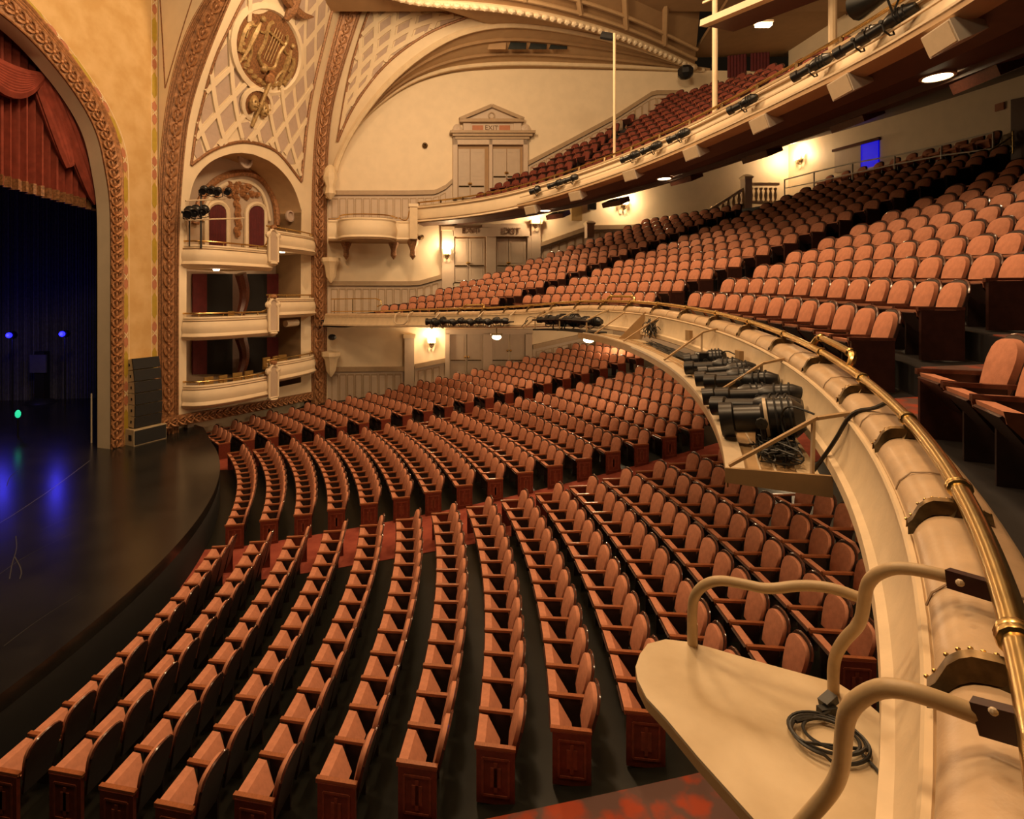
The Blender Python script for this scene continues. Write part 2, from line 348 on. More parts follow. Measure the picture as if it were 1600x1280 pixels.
# ------------------------------------------------------------------ box unit: two ribs, coved wall, arch opening
def rib(pts, base):
    P = [onpl(x, y, base, base+nB) for x, y in pts][::-1]      # bottom to top
    P = np.array(P); d = P[-1]-P[-2]; d = d/d[2]
    dd = (P[-1]-P[-3]); dd = dd/dd[2]
    ex = [P[-1]+d*h+V(d[0]-dd[0], d[1]-dd[1], 0)*h*.5 for h in (1, 2, 3.2, 4.5)]
    return smooth(np.vstack([P, ex]), 90)
RLa = rib([(318, 0), (298, 34), (280, 78), (264, 140), (255, 200), (250, 254), (247, 330), (247, 468), (247, 561), (247, 690)], Kp)
RLb = rib([(360, 0), (344, 40), (326, 86), (308, 136), (294, 190), (287, 254), (280, 350), (279, 468), (279, 561), (279, 676)], L0)
RRa = rib([(536, 0), (520, 60), (506, 120), (494, 180), (488, 254), (486, 350), (486, 468), (486, 561), (487, 640)], R0)
RRb = rib([(572, 0), (552, 57), (532, 120), (517, 182), (512, 250), (511, 317), (511, 468), (511, 561), (510, 636)], R1)
def zc(P, z): return V(*[np.interp(z, P[:, 2], P[:, k]) for k in range(2)], z)
ZT = min(RLb[-1, 2], RRa[-1, 2])-.1
def S(u, z): return zc(RLb, z)*(1-u)+zc(RRa, z)*u
def proj(p): return CX+F*p[0]/p[1], HZ-F*(p[2]-ZC)/p[1]
def sinv(px, py, fn=S, u=.5, z=9., it=25):
    for _ in range(it):
        a = V(*proj(fn(u, z))); ju = (V(*proj(fn(u+1e-3, z)))-a)/1e-3; jz = (V(*proj(fn(u, z+1e-2)))-a)/1e-2
        d = np.linalg.solve(np.stack([ju, jz], 1)+np.eye(2)*1e-9, V(px, py)-a); u += np.clip(d[0], -.3, .3); z += np.clip(d[1], -2, 2)
    return u, z
def Sn(u, z):
    a = S(u+.01, z)-S(u-.01, z); b = S(u, z+.05)-S(u, z-.05); n = nrm(np.cross(a, b)); return n if n[0] > 0 else -n
W0 = np.linalg.norm(R0-L0)
opn = [(294, 330), (296, 311), (302, 284), (315, 264), (337, 247), (371, 237), (399, 241), (427, 254), (450, 277), (463, 301), (471, 329)]
au = smooth([sinv(*p) for p in opn], 40)          # (u, z) of the opening's arch
uL, uR = au[0, 0], au[-1, 0]
zs = np.linspace(1.32, ZT, 60)
m = M()
m.grid([[S(u, z) for u in np.linspace(0, uL, 3)] for z in zs]); m.grid([[S(u, z) for u in np.linspace(uR, 1, 3)] for z in zs])
m.grid([[S(u, za+(ZT-za)*t) for t in np.linspace(0, 1, 30)] for u, za in au])
zb = STZ+.95
m.grid([[S(u, z) for u in np.linspace(uL, uR, 14)] for z in np.linspace(1.32, zb, 5)])
pb = [V(*(L0-dB*.2-nB*.5), 0), V(*(R0-nB*.5), 0)]
m.slab([p+V(0, 0, 1.34) for p in pb], pb, -nB3*.1, 4); m.slab([p+V(0, 0, 1.34) for p in pb], [p+nB3*.52+V(0, 0, 1.34) for p in pb], (0, 0, .04), 4)
bw = obj('wall_boxes', m, K['cream'], kind='structure', label='cream coved wall that holds the three tiers of boxes')
for nm, A, B in (('trim_3', RLa, RLb), ('trim_4', RRa, RRb)):
    t = obj(nm, M().slab(A, B, nB3*-.05, 90), K['gold'], kind='structure', label='gilded vertical scroll rib '+('left' if nm == 'trim_3' else 'right')+' of the boxes')
    wb = np.linalg.norm(A[0]-B[0]); wv = min(.56, wb*.55)
    un = leaf_unit(wv, .62); ume = un.mesh('scroll_ornament'); ume.materials.append(K['gold'])
    along(t, 'scroll_ornament', ume, A, B, .54, nB3, .5, .03)
    for q in (.06, .17, .83, .94):
        C = A*(1-q)+B*q+nB3*.03; obj('bead_moulding', M().tube(C[::2], .035, 6), K['goldd'], t)
# painted line borders and the leaf border of the lattice field
def onS(poly, off=0.):
    o = []
    for p in poly:
        u, z = sinv(*p); o.append(S(u, z)+Sn(u, z)*off)
    return np.array(o)
lbord = [(298, 258), (306, 200), (316, 160), (326, 120), (340, 78), (358, 42), (378, 0), (398, -30)]
rbord = [(470, 284), (473, 254), (480, 180), (492, 120), (506, 64), (522, 0), (530, -30)]
abord = [(298, 258), (330, 234), (364, 222), (390, 221), (420, 229), (440, 243), (470, 284)]
for p, r in ((lbord, .05), (rbord, .08), (abord, .07)):
    obj('leaf_border', M().tube(smooth(onS(p, .03), 40), r, 6), K['goldd'], bw)
lb = np.array([sinv(*p) for p in lbord]); rb = np.array([sinv(*p) for p in rbord]); ab = np.array([sinv(*p) for p in abord])
mc = sinv(420, 81); mk = sinv(401, 165)
def dist(u, z, c): return math.hypot((u-c[0])*np.linalg.norm(S(1, z)-S(0, z)), (z-c[1])*1.1)
MR = 64/F*np.linalg.norm(S(*mc)[1])
def inside(u, z, g=0.):
    gu = g/W0
    if z > ZT-.3: return False
    if u < np.interp(z, lb[:, 1], lb[:, 0])+gu or u > np.interp(z, rb[:, 1], rb[:, 0])-gu: return False
    if z < np.interp(u, ab[:, 0], ab[:, 1])+g: return False
    return dist(u, z, mc) > MR+g and dist(u, z, mk) > .85+g
NU, HB = 6.6, 1.75      # lattice: cells across the wall, cell height
def bars(fn, ins, nrmf, wid, u0=0, u1=1, z0=4, z1=19, NU=NU, HB=HB, w=.11):
    m = M()
    for sgn in (1, -1):
        for k in range(-40, 60):
            seg = []
            for z in np.arange(z0, z1, .16):
                u = (k-sgn*z/HB)/NU if sgn > 0 else (k+z/HB)/NU
                if u0 <= u <= u1 and ins(u, z): seg.append((u, z))
                else:
                    if len(seg) > 2:
                        P = [fn(*q)+nrmf(*q)*.03 for q in seg]; 
                        A, B = [], []
                        for i, p in enumerate(P):
                            t = nrm(P[min(i+1, len(P)-1)]-P[max(i-1, 0)]); n = nrmf(*seg[i]); s = np.cross(t, n)*w/2; A.append(p+s); B.append(p-s)
                        m.slab(A, B, nrmf(*seg[len(seg)//2])*.06, max(4, len(A)//2))
                    seg = []
    return m
def diamonds(parent, fn, ins, nrmf, u0, u1, z0, z1, NU=NU, HB=HB, g=.06, mt='mauve'):
    n = 0
    for k in range(-60, 80):
        for l in range(-60, 80):
            u, z = (k+l+1)/(2*NU), (k-l)*HB/2      # a=u*NU+z/HB=k+.5.. ; b=u*NU-z/HB=l+.5
            if not (u0 < u < u1 and z0 < z < z1): continue
            hu, hz = (.5-g*1.6)/NU, HB*(.5-g*1.6)
            q = [(u+hu, z), (u, z+hz), (u-hu, z), (u, z-hz)]
            if not ins(u, z): continue
            q2 = []
            for (a, b) in q:
                t = 1.
                while t > .2 and not ins(u+(a-u)*t, z+(b-z)*t): t -= .1
                q2.append((u+(a-u)*t, z+(b-z)*t))
            P = [fn(a, b)+nrmf(u, z)*.012 for a, b in q2]
            obj('lattice_panel', M().poly(P, nrmf(u, z)*.01), K[mt], parent, sm=False); n += 1
    return n
obj('lattice_bars', bars(S, inside, Sn, .1, w=.2), K['cream'], bw, kind='stuff')
diamonds(bw, S, inside, Sn, 0, 1, 7, ZT, g=.09)
# pendentive between the stage wall and the left rib, with its own strip of lattice
def S3(u, z): return V(*Kp, z)*(1-u)+zc(RLa, z)*u+nP3*.02
z3 = np.interp(proj(zc(RLa, 12.))[0]*0+1, [0, 1], [8.5, 8.5])
obj('wall_pendentive', M().grid([[S3(u, z) for u in np.linspace(0, 1, 8)] for z in np.linspace(z3, min(RLa[-1, 2]-.05, 19), 30)]), K['cream'], kind='structure', label='narrow cream pendentive between the stage wall and the left rib')
wpd = bpy.data.objects['wall_pendentive']
def S3n(u, z): return nrm(np.cross(S3(.9, z)-S3(.1, z), S3(u, z+.1)-S3(u, z-.1)))*(1 if np.cross(S3(.9, z)-S3(.1, z), S3(u, z+.1)-S3(u, z-.1))[0] > 0 else -1)
def inS3(u, z):
    x, y = proj(S3(u, z)); yl, yr = (x-256)/(268-256)*112+16, 0
    lft = 256+np.interp(y, [-40, 110], [-6, 10]); rgt = np.interp(y, [-60, 0, 60, 110], [318, 293, 272, 262])
    return lft < x < rgt and y < 105
obj('lattice_bars', bars(S3, inS3, S3n, .1, z0=10, z1=19, NU=2.6, HB=1.25, w=.14), K['cream'], wpd, kind='stuff')
diamonds(wpd, S3, inS3, S3n, 0, 1, 10, 19, 2.6, 1.25, .09)
for p in ([(249, -20), (254, 60), (258, 138)], [(306, -20), (284, 48), (258, 138)]):
    P = []
    for q in smooth(p, 14):
        u, z = sinv(*q, fn=S3, u=.5, z=14); P.append(S3(np.clip(u, 0, 1), z)+S3n(.5, z)*.04)
    obj('leaf_border', M().tube(P, .06, 6), K['goldd'], wpd)
# medallion with lyre and two figures
c = S(*mc); n_ = Sn(*mc); ex = nrm(S(mc[0]+.02, mc[1])-S(mc[0]-.02, mc[1])); ey = np.cross(n_, ex)
R_ = 57/F*c[1]
_p0 = V(*proj(c)); _kx = np.linalg.norm(V(*proj(c+ex*.5))-_p0); _ky = np.linalg.norm(V(*proj(c+ey*.5))-_p0); ex = ex*min(1.5, _ky/_kx)
md = thing('medallion', c, 'round gilded relief medallion with a lyre between two figures', 'relief')
obj('ring', M().lathe([(R_*1.12, 0), (R_*1.12, .12), (R_*1.0, .16), (R_*.96, .06)], c, 32, ex, ey, n_), K['cream'], md)
obj('plaque', M().lathe([(.01, .05), (R_*.5, .045), (R_*.97, .05), (R_*.98, 0)], c, 32, ex, ey, n_), K['goldd'], md)
def loc(p, o=.08): return c+ex*p[0]*R_+ey*p[1]*R_+n_*o
m = M()
for s in (-1, 1): m.tube(smooth([loc((s*.08, -.42)), loc((s*.3, -.3)), loc((s*.22, .1)), loc((s*.34, .55)), loc((s*.24, .68))], 12, 2), .085, 6)
m.tube([loc((-.3, .42)), loc((.3, .42))], .07, 6)
for q in (-.12, -.04, .04, .12): m.tube([loc((q, -.25), .1), loc((q, .62), .1)], .025, 4)
m.ball(loc((0, -.45)), .2, 8)
obj('lyre', m, K['goldl'], md)
for s in (-1, 1):
    m = M(); q = s*.58
    m.tube(smooth([loc((q*1.1, -.72)), loc((q*1.0, -.35)), loc((q, -.05)), loc((q*.95, .3)), loc((q*.92, .45))], 12, 2), [.05, .07, .09, .1, .12, .12, .14, .15, .15, .14, .1, .06], 6)
    m.ball(loc((q*.9, .56), .1), .13, 8)
    m.tube(smooth([loc((q, .32)), loc((q*.7, .25)), loc((q*.45, .42))], 6, 1), .05, 5)
    m.tube(smooth([loc((q, .32)), loc((q*1.3, .2)), loc((q*1.25, -.1))], 6, 1), .05, 5)
    m.tube(smooth([loc((q, -.1)), loc((q*.75, -.4)), loc((q*.8, -.78))], 6, 1), .07, 5)
    m.tube(smooth([loc((q*1.2, .3), .05), loc((q*1.45, .1), .05), loc((q*1.3, -.5), .05)], 6, 1), .12, 5)
    obj('figure_relief', m, K['goldl'], md)
m = M()
for i in range(13):
    a = pi*(1.12+.76*i/12); m.ball(loc((.82*math.cos(a), .82*math.sin(a)), .06), .15, 6, (1.2, .9, .8))
obj('foliage_relief', m, K['goldl'], md)
# mask cartouche under it
c2 = S(*mk); n2 = Sn(*mk)
mt_ = thing('mask_cartouche', c2, 'pair of gilded theatre masks hanging below the round medallion', 'relief')
r2 = .62
obj('ring', M().lathe([(r2*1.25, 0), (r2*1.25, .1), (r2*1.02, .12), (r2, .03)], c2, 20, ex, ey, n2), K['cream'], mt_)
obj('backing', M().lathe([(.01, .03), (r2, .03)], c2, 20, ex, ey, n2), K['goldd'], mt_)
for s in (-1, 1):
    m = M(); q = c2+ex*s*.28+n2*.12
    m.ball(q, .3, 10, (.8, .8, 1.25)); m.ball(q+n2*.26-ey*.02, .06, 5); 
    m.tube([q+n2*.25+ex*.1-ey*.14, q+n2*.27-ey*(.1 if s < 0 else .18), q+n2*.25-ex*.1-ey*.14], .03, 5)
    for t in (-1, 1): m.ball(q+n2*.22+ex*t*.1+ey*.08, .05, 5)
    obj('mask', m, K['goldl'], mt_)
obj('staff', M().tube([c2+n2*.2+ey*1.35, c2+n2*.2, c2+n2*.2-ey*.95], .09, 8), K['goldl'], mt_)
obj('pendant', M().lathe([(.02, -.3), (.16, -.2), (.2, 0), (.12, .2), (.16, .3), (.02, .42)], c2+ey*1.3+n2*.12, 8, ex, n2, ey), K['gold'], mt_)
# eagle above the medallion
c3 = S(*sinv(449, 8)); n3 = Sn(*mc)
eg = thing('eagle_ornament', c3, 'dark gilded eagle with spread wings perched above the round medallion', 'relief')
obj('body', M().tube([c3-ey*.6+n3*.2, c3-ey*.1+n3*.3, c3+ey*.6+n3*.35], [.12, .24, .14], 8), K['goldd'], eg)
for s in (-1, 1): obj('wing', M().tube(smooth([c3+n3*.25, c3+ex*s*.6+ey*.05+n3*.25, c3+ex*s*1.15+ey*.45+n3*.2], 8, 1), [.16, .2, .2, .18, .15, .12, .08, .03], 6), K['goldd'], eg)

# ---- opening: intrados, niche, back wall
def back(px, py, d): return onpl(px, py, L0-nB*d, R0-nB*d)
arch3 = np.array([S(u, z) for u, z in au]); jl = [V(*S(uL, z)[:2], z) for z in np.linspace(1.5, arch3[0, 2], 8)]; jr = [V(*S(uR, z)[:2], z) for z in np.linspace(arch3[-1, 2], 1.5, 8)]
loop = np.vstack([jl, arch3, jr]); cen = V(*((loop[0]+loop[-1])/2)[:2], arch3[0, 2])
bk = loop-nB3*1.7
obj('wall_niche', M().slab(loop, bk, nrm(V(0, 0, 1))*.02, 80), K['ceil'], bw, label='shadowed vault of the box arch')
bkw = bk
obj('wall_niche_back', M().poly(list(bk+V(0, 0, 0)), -nB3*.1), K['panel'], bw)
# upper niche decoration on the back plane (depth 1.65)
D_ = 1.6
def bp(px, py): return back(px, py, D_)
ring = smooth([bp(x, y) for x, y in ((303, 350), (308, 318), (322, 292), (345, 275), (375, 269), (402, 275), (420, 295), (430, 320), (432, 352))], 40)
t5 = obj('arch_moulding', M().tube(ring+nB3*.08, .17, 6), K['gold'], bw)
ring2 = smooth([bp(x, y) for x, y in ((315, 345), (322, 315), (340, 292), (372, 281), (395, 287), (412, 305), (420, 345))], 40)
obj('arch_moulding', M().tube(ring2+nB3*.06, .1, 6), K['cream'], bw)
for cx, cy, rr in ((382, 249, 14), (452, 338, 10), (305, 338, 8)):
    q = back(cx, cy, .6); obj('roundel', M().lathe([(rr*.03, 0), (rr*.03, .1), (rr*.022, .12), (rr*.02, .02), (.01, .02)], q, 16, dB3, UP, nB3), K['mauve'], bw)
m = M()
for i in range(26):
    a = pi*(.1+.8*rng.random()); r = rng.random()**.5
    q = bp(368+38*r*math.cos(a), 312-26*r*math.sin(a)); m.ball(q+nB3*.05, .18, 6, (1, 1, .8))
obj('tympanum_relief', m, K['gold'], bw)
for i in range(10): 
    q = bp(370+rng.normal()*2, 318+i*5.2); m2 = M().ball(q+nB3*.05, .16, 6, (1, 1, 1.2)); obj('relief_drop', m2, K['gold'], bw)
for cx, ww in ((338, 17), (399, 15)):
    P = [(cx-ww, 388)]+[(cx+ww*math.cos(a), 334-ww*1.05*math.sin(a)) for a in np.linspace(pi, 0, 9)]+[(cx+ww, 388)]
    F3 = np.array([bp(*p) for p in P])
    fr = obj('doorway_arch', M().tube(F3+nB3*.05, .12, 6), K['cream'], bw)
    cv = []
    for i in range(25):
        x = cx-ww+2*ww*i/24; top = 334-ww*1.05*math.sqrt(max(0, 1-((x-cx)/ww)**2))
        o = nB3*(.03+.05*(i % 2)); cv.append([bp(x, top)+o, bp(x, 360)+o, bp(x, 390)+o])
    obj('curtain', M().grid(cv), K['boxcurtain'], label='crimson curtain in the arched doorway of the top box, '+('left' if cx < 370 else 'right')+' one', cat='curtain')
# lower tiers: dark rear, columns, twisted bracket
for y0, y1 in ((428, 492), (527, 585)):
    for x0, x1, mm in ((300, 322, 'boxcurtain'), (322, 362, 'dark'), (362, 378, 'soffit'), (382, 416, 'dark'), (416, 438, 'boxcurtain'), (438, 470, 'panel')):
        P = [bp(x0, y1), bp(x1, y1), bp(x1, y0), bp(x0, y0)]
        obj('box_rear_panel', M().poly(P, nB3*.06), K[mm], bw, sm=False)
    q = [back(376+6*math.sin(t*3.2), y0+(y1-y0)*t, .5) for t in np.linspace(0, 1, 14)]
    obj('scroll_bracket', M().tube(q, [.28-.08*t for t in np.linspace(0, 1, 14)], 8), K['rim'], bw)
# plinth frieze under the boxes
fz = [(248, 655), (279, 648), (330, 640), (400, 628), (487, 612)]
A = smooth([onpl(x, y, L0+nB*.12, R0+nB*.12) for x, y in fz], 30)
t6 = obj('trim_5', M().slab(A, A-V(0, 0, .42), nB3*.12, 30), K['goldd'], kind='structure', label='gilded foliage frieze under the lowest box')
u2 = leaf_unit(.4, .36).mesh('scroll_ornament'); u2.materials.append(K['gold']); along(t6, 'scroll_ornament', u2, A, A-V(0, 0, .42), .36, nB3, .5, .14)
obj('plinth_post', M().box(onpl(296, 665, L0-nB*.35, R0-nB*.35), (.3, .15, .75), dB3, nB3), K['panel'], label='small grey post at the foot of the gilded frieze', cat='post')
# ---- the three tiers of boxes
aL = np.dot(onpl(286, 400, L0, R0)[:2]-L0, dB); aM = np.dot(onpl(419, 400, L0+nB*1.0, R0+nB*1.0)[:2]-L0, dB); aR = np.dot(onpl(486, 400, L0, R0)[:2]-L0, dB)
def bpt(a, c, z): return V(*(L0+dB*a+nB*c), z)
def front(a0, a1, cm, side):
    """plan of a bulging half front"""
    P = []
    for t in np.linspace(0, 1, 26):
        if side < 0: c = cm*(1-(1-t)**3.2)**.42 if t < 1 else cm
        else: c = cm*(1-(t)**3.0)**.5
        P.append((a0+(a1-a0)*t, max(c, .02)))
    return P
prof = [(-.1, 0), (.0, 0), (.02, -.06), (-.02, -.12), (.03, -.2), (.09, -.35), (.1, -.5), (.05, -.66), (.09, -.74), (.12, -.82), (.04, -.9), (-.12, -.95)]
NAMES = ['top', 'middle', 'lowest']
for ti, (zl, zr) in enumerate(((2.07, 3.05), (-.83, -.08), (-3.57, -3.05))):
    zl += ZC; zr += ZC
    bx = thing('box_balcony', bpt((aL+aM)/2, .5, zl-1), f'{NAMES[ti]} cream box balcony of the stage-side tier with a stepped front', 'balcony', 'stage side boxes')
    for side, a0, a1, zt, nm in ((-1, aL, aM, zl, 'left_front'), (1, aM, aR, zr, 'right_front')):
        P = front(a0, a1, 1.15 if side < 0 else .95, side); pts = np.array([bpt(a, c, zt) for a, c in P]); T = np.gradient(pts, axis=0)
        fr = []
        for p, t in zip(pts, T):
            n = nrm(np.cross(t, UP)); n = n if np.dot(n, nB3) > -.2 else -n; fr.append((p, n, UP))
        obj('front_panel', M().sweep(prof, fr), K['cream'], bx)
        for o_, z_ in ((.035, -.16), (.125, -.8)): obj('moulding', M().tube([p+n_2*o_+UP*z_ for p, n_2, _u in fr], .022, 5), K['capw'], bx)
        flo = M(); inn = np.array([bpt(a, -1.5, zt-.9) for a, c in P]); flo.slab(pts*V(1, 1, 0)+V(0, 0, zt-.88), inn, (0, 0, .1), 26); obj('floor_slab', flo, K['creamtrim'], bx)
        rl = pts+V(0, 0, .14)-nB3*.05; obj('brass_rail', M().tube(rl, .035, 8), K['brass'], bx)
        for i in range(2, 26, 6): obj('stanchion', M().tube([pts[i]-nB3*.05, rl[i]], .025, 6), K['brass'], bx)
    # sloping rail between the two levels
    c0, c1 = bpt(aM-.55, 1.1, zl+.14), bpt(aM+.12, 1.0, zr+.14)
    obj('rail_ramp', M().tube(smooth([c0, bpt(aM-.2, 1.1, zl+.2), bpt(aM-.02, 1.08, zr-.2), bpt(aM, 1.05, zr+.12), c1], 14), .035, 8), K['brass'], bx)
    # cartouche
    q = bpt(aM, 1.2, zr-.72); w2, h2 = .27, .78
    out = [(-w2, -h2), (w2, -h2), (w2, h2*.45)]+[(w2*math.cos(a), h2*.45+w2*1.2*math.sin(a)) for a in np.linspace(.2, pi-.2, 9)]+[(-w2, h2*.45)]
    P = [q+dB3*x+UP*y for x, y in out]; obj('cartouche_panel', M().poly(P, nB3*.12), K['panel'], bx)
    P2 = np.array(P+[P[0]])+nB3*.13; obj('cartouche_frame', M().tube(P2, .055, 6), K['cream'], bx)
    for s in (-1, 1): obj('volute', M().lathe([(.02, -.06), (.15, -.05), (.15, .05), (.06, .09), (.02, .1)], q+dB3*s*.3+UP*.42+nB3*.1, 10, dB3, UP, nB3), K['cream'], bx)
    obj('crest', M().ball(q+UP*.78+nB3*.12, .13, 8, (1.3, 1, .9)), K['gold'], bx)
    obj('foot', M().lathe([(.22, 0), (.26, .06), (.14, .16), (.05, .2)], q-UP*.8+nB3*.04, 10, dB3, nB3, -UP), K['cream'], bx)
for (px, py), lb_ in (((338, 425), 'left'), ((441, 397), 'right')):
    p = onpl(px, py-2, L0+nB*.5, R0+nB*.5); o = obj('downlight', M().lathe([(.01, 0), (.11, .0), (.14, .06)], p, 12), K['glow'], label=f'small lit downlight under the {lb_} half of the top box', cat='light')
    lamp('box_lamp', 'POINT', p-V(0, 0, .15), 22, size=.1)
obj('duct', M().tube([onpl(446, 506, L0+nB*.3, R0+nB*.3), onpl(464, 504, L0+nB*.3, R0+nB*.3)], .17, 10), K['steel'], label='pale green roll hanging under the middle box on its right', cat='roll')
# chairs in the boxes
def box_chair(p, rz, label):
    t = thing('box_chair', p, label, 'chair', 'mustard box chairs', rz); e = Matrix.Identity(4)
    for nm, b, mt in (('backrest', M().box((0, -.2, .62), (.42, .07, .55)), 'mustard'), ('seat', M().box((0, 0, .42), (.44, .42, .1)), 'mustard'), ('frame', M().box((0, 0, .2), (.34, .32, .38)), 'rim')):
        me = b.mesh(nm); me.materials.append(K[mt]); inst(nm, me, t)
    return t
ang = math.atan2(nB[1], nB[0])-pi/2
for i, (a, c, z, lb_) in enumerate(((aL+1.2, .2, -4.35, 'left in the lowest box beside the column'), (aL+1.85, .35, -4.35, 'second from left in the lowest box'), (aL+2.6, .3, -4.35, 'third from left in the lowest box'), (aL+3.3, .3, -4.35, 'left of the cartouche in the lowest box'),
      (aM+.8, .3, -3.85, 'right of the cartouche in the lowest box'), (aM+1.5, .25, -3.85, 'farthest right in the lowest box'), (aL+2.3, .4, -1.6, 'alone in the middle box behind the rail'), (aM+2.0, .1, -3.85, 'by the right rib in the lowest box'))):
    box_chair(bpt(a, c, z+ZC+.06), ang+rng.normal()*.3, 'mustard chair '+lb_)
# light rig over the top box
rg = thing('lighting_rig', bpt(aL+.5, .6, ZC+2.2), 'black pipe frame with theatre lamps over the top box', 'lighting rig')
obj('post', M().tube([onpl(314, 388, L0+nB*.7, R0+nB*.7), onpl(314, 300, L0+nB*.7, R0+nB*.7)], .04, 6), K['black'], rg)
obj('post', M().tube([onpl(296, 385, L0+nB*.3, R0+nB*.3), onpl(296, 330, L0+nB*.3, R0+nB*.3)], .03, 6), K['black'], rg)
for y0, y1, x0, x1 in ((314, 311, 290, 352), (344, 341, 290, 382)):
    obj('pipe', M().tube([onpl(x0, y0, L0+nB*.8, R0+nB*.8), onpl(x1, y1, L0+nB*.6, R0+nB*.6)], .035, 6), K['steel'], rg)
def fixture(name, p, d, L, r, label, group=None, up=UP):
    """ellipsoidal spotlight at p pointing along d"""
    d = nrm(d); ex = nrm(np.cross(d, up)); ey = np.cross(ex, d)
    t = thing(name, p, label, 'stage light', group)
    obj('body', M().lathe([(.01, -L*.5), (r*.7, -L*.5), (r*1.15, -L*.38), (r*1.2, -L*.1), (r*.85, 0)], p, 14, ex, ey, d), K['black'], t)
    obj('lens_barrel', M().lathe([(r*.82, 0), (r*.82, L*.32), (r*1.05, L*.34), (r*1.05, L*.5), (r*.9, L*.5), (r*.85, L*.42), (.01, L*.42)], p, 14, ex, ey, d), K['black'], t)
    if L > .6:
        for q in (-.34, -.26, -.18): obj('cooling_fin', M().lathe([(r*1.15, L*q-.01), (r*1.34, L*q-.008), (r*1.34, L*q+.008), (r*1.15, L*q+.01)], p, 14, ex, ey, d), K['blackm'], t)
        for s_2 in (-1, 1): obj('yoke_knob', M().lathe([(.005, 0), (r*.32, 0), (r*.32, r*.4), (.005, r*.45)], p+ex*s_2*r*1.3, 8, ey, d, ex*s_2), K['cable'], t)
    obj('yoke', M().tube([p+ex*r*1.3, p+ex*r*1.4-ey*r*1.6, p-ey*r*2.1, p-ex*r*1.4-ey*r*1.6, p-ex*r*1.3], r*.14, 5), K['blackm'], t)
    return t
POS = ['leftmost', 'second', 'third', 'fourth', 'rightmost']
for i, (x, y, s) in enumerate(((318, 297, 1), (330, 297, 1), (340, 299, 1), (356, 299, .9), (295, 332, 1.2), (305, 330, 1.2), (318, 329, 1.1))):
    p = onpl(x, y, L0+nB*.75, R0+nB*.75); fixture('stage_light', p, nB3*.6-dB3*.7-UP*.4, .55*s, .13*s, f'black theatre lamp {ORD[i+1] if i<4 else ORD[i-3]} from left on the {"upper" if i<4 else "lower"} pipe of the box rig', 'rig lamps over the top box', UP)
# ------------------------------------------------------------------ far side wall (line Y = 29.95 + .1 X) and the back wall
Wa, Wb = V(-6.9, 29.26), V(20.0, 31.95); dW = nrm(Wb-Wa); nW = V(dW[1], -dW[0]); nW3 = V(nW[0], nW[1], 0); dW3 = V(dW[0], dW[1], 0)
def wp(px, py, off=0.): return onpl(px, py, Wa+nW*off, Wb+nW*off)
top = [(505, 300), (520, 270), (538, 225), (560, 190), (600, 155), (640, 131), (680, 118), (720, 111), (800, 107), (900, 108), (1000, 109), (1110, 110), (1250, 112)]
ft = smooth([wp(*p) for p in top], 60)
wall = [V(*Wa, .2)]+[V(*p[:2], p[2]) for p in ft]+[V(*Wb, ft[-1, 2]), V(*Wb, .2)]
ws2 = obj('wall_side', M().poly(wall, -nW3*.3), K['cream'], kind='structure', label='plain cream side wall of the auditorium with three levels of exits')
Bb = Wb+V(1.6, -16)
bwl = obj('wall_back', M().poly([V(*Wb, 5), V(*Bb, 5), V(*Bb, 24), V(*Wb, 24)], V(.3, 0, 0)), K['cream'], kind='structure', label='cream back wall behind the mezzanine')
dK = nrm(Bb-Wb); nK = V(dK[1], -dK[0]) if dK[1] > 0 else V(-dK[1], dK[0]); nK = nK if nK[0] < 0 else -nK; nK3 = V(nK[0], nK[1], 0); dK3 = V(dK[0], dK[1], 0)
def kp(px, py, off=0.): return onpl(px, py, Wb+nK*off, Bb+nK*off)
# lunette: front arch, vault, dome ring, spandrel
af = [(513, 310), (522, 268), (535, 232), (555, 195), (580, 160), (610, 125), (650, 90), (700, 58), (745, 43), (790, 37), (850, 41), (910, 51), (960, 62), (1030, 84), (1090, 108)]
def Ya(px): return np.interp(px, [513, 600, 700, 790, 900, 1000, 1090], [29.0, 27.9, 27.0, 26.7, 27.4, 29.0, 31.2])
AF = smooth([atY(x, y, Ya(x)) for x, y in af], 80)
wt = smooth([wp(*p, .02) for p in top[:12]], 80)
obj('ceiling_vault', M().slab(AF, wt, (0, 0, .12), 80), K['ceil'], kind='structure', label='shadowed vault of the side arch with dark vents')
tb = [(.0, 'creamtrim', .16), (.3, 'ceild', .1), (.62, 'ceild', .1), (.85, 'creamtrim', .14)]
for t, mm, r in tb:
    P = AF*(1-t)+wt*t-V(0, 0, .02); obj('vault_moulding', M().tube(P[::2], r, 6), K[mm], bpy.data.objects['ceiling_vault'])
for i in range(4):
    x0 = 762+i*32; P = [(x0, 77), (x0+28, 77), (x0+29, 66), (x0+4, 66)]
    q = [atY(x, y, Ya(x)+1.3) for x, y in P]
    obj('vent', M().poly(q, (0, 0, .05)), K['glass' if i else 'ceild'], bpy.data.objects['ceiling_vault'], sm=False)
rg_ = [(560, -28), (600, -12), (640, 1), (700, 6), (760, 10), (820, 18), (880, 31), (940, 47), (990, 64), (1040, 85), (1085, 106)]
def Yr(px): return np.interp(px, [560, 700, 800, 900, 1000, 1085], [25.0, 24.2, 24.6, 26.0, 28.4, 31.1])
RG = smooth([atY(x, y, Yr(x)) for x, y in rg_], 80)
t7 = obj('trim_6', M().tube(RG[::1], .2, 8), K['creamtrim'], kind='structure', label='egg and dart moulding round the ceiling dome')
me_ = M().ball((0, 0, 0), .17, 6, (.8, 1.2, .8)).mesh('egg_ornament'); me_.materials.append(K['cream'])
along(t7, 'egg_ornament', me_, RG-V(0, 0, .25), RG-V(0, 0, .06), .42, V(-.3, -1, -.4), .5, .14)
_cv = None
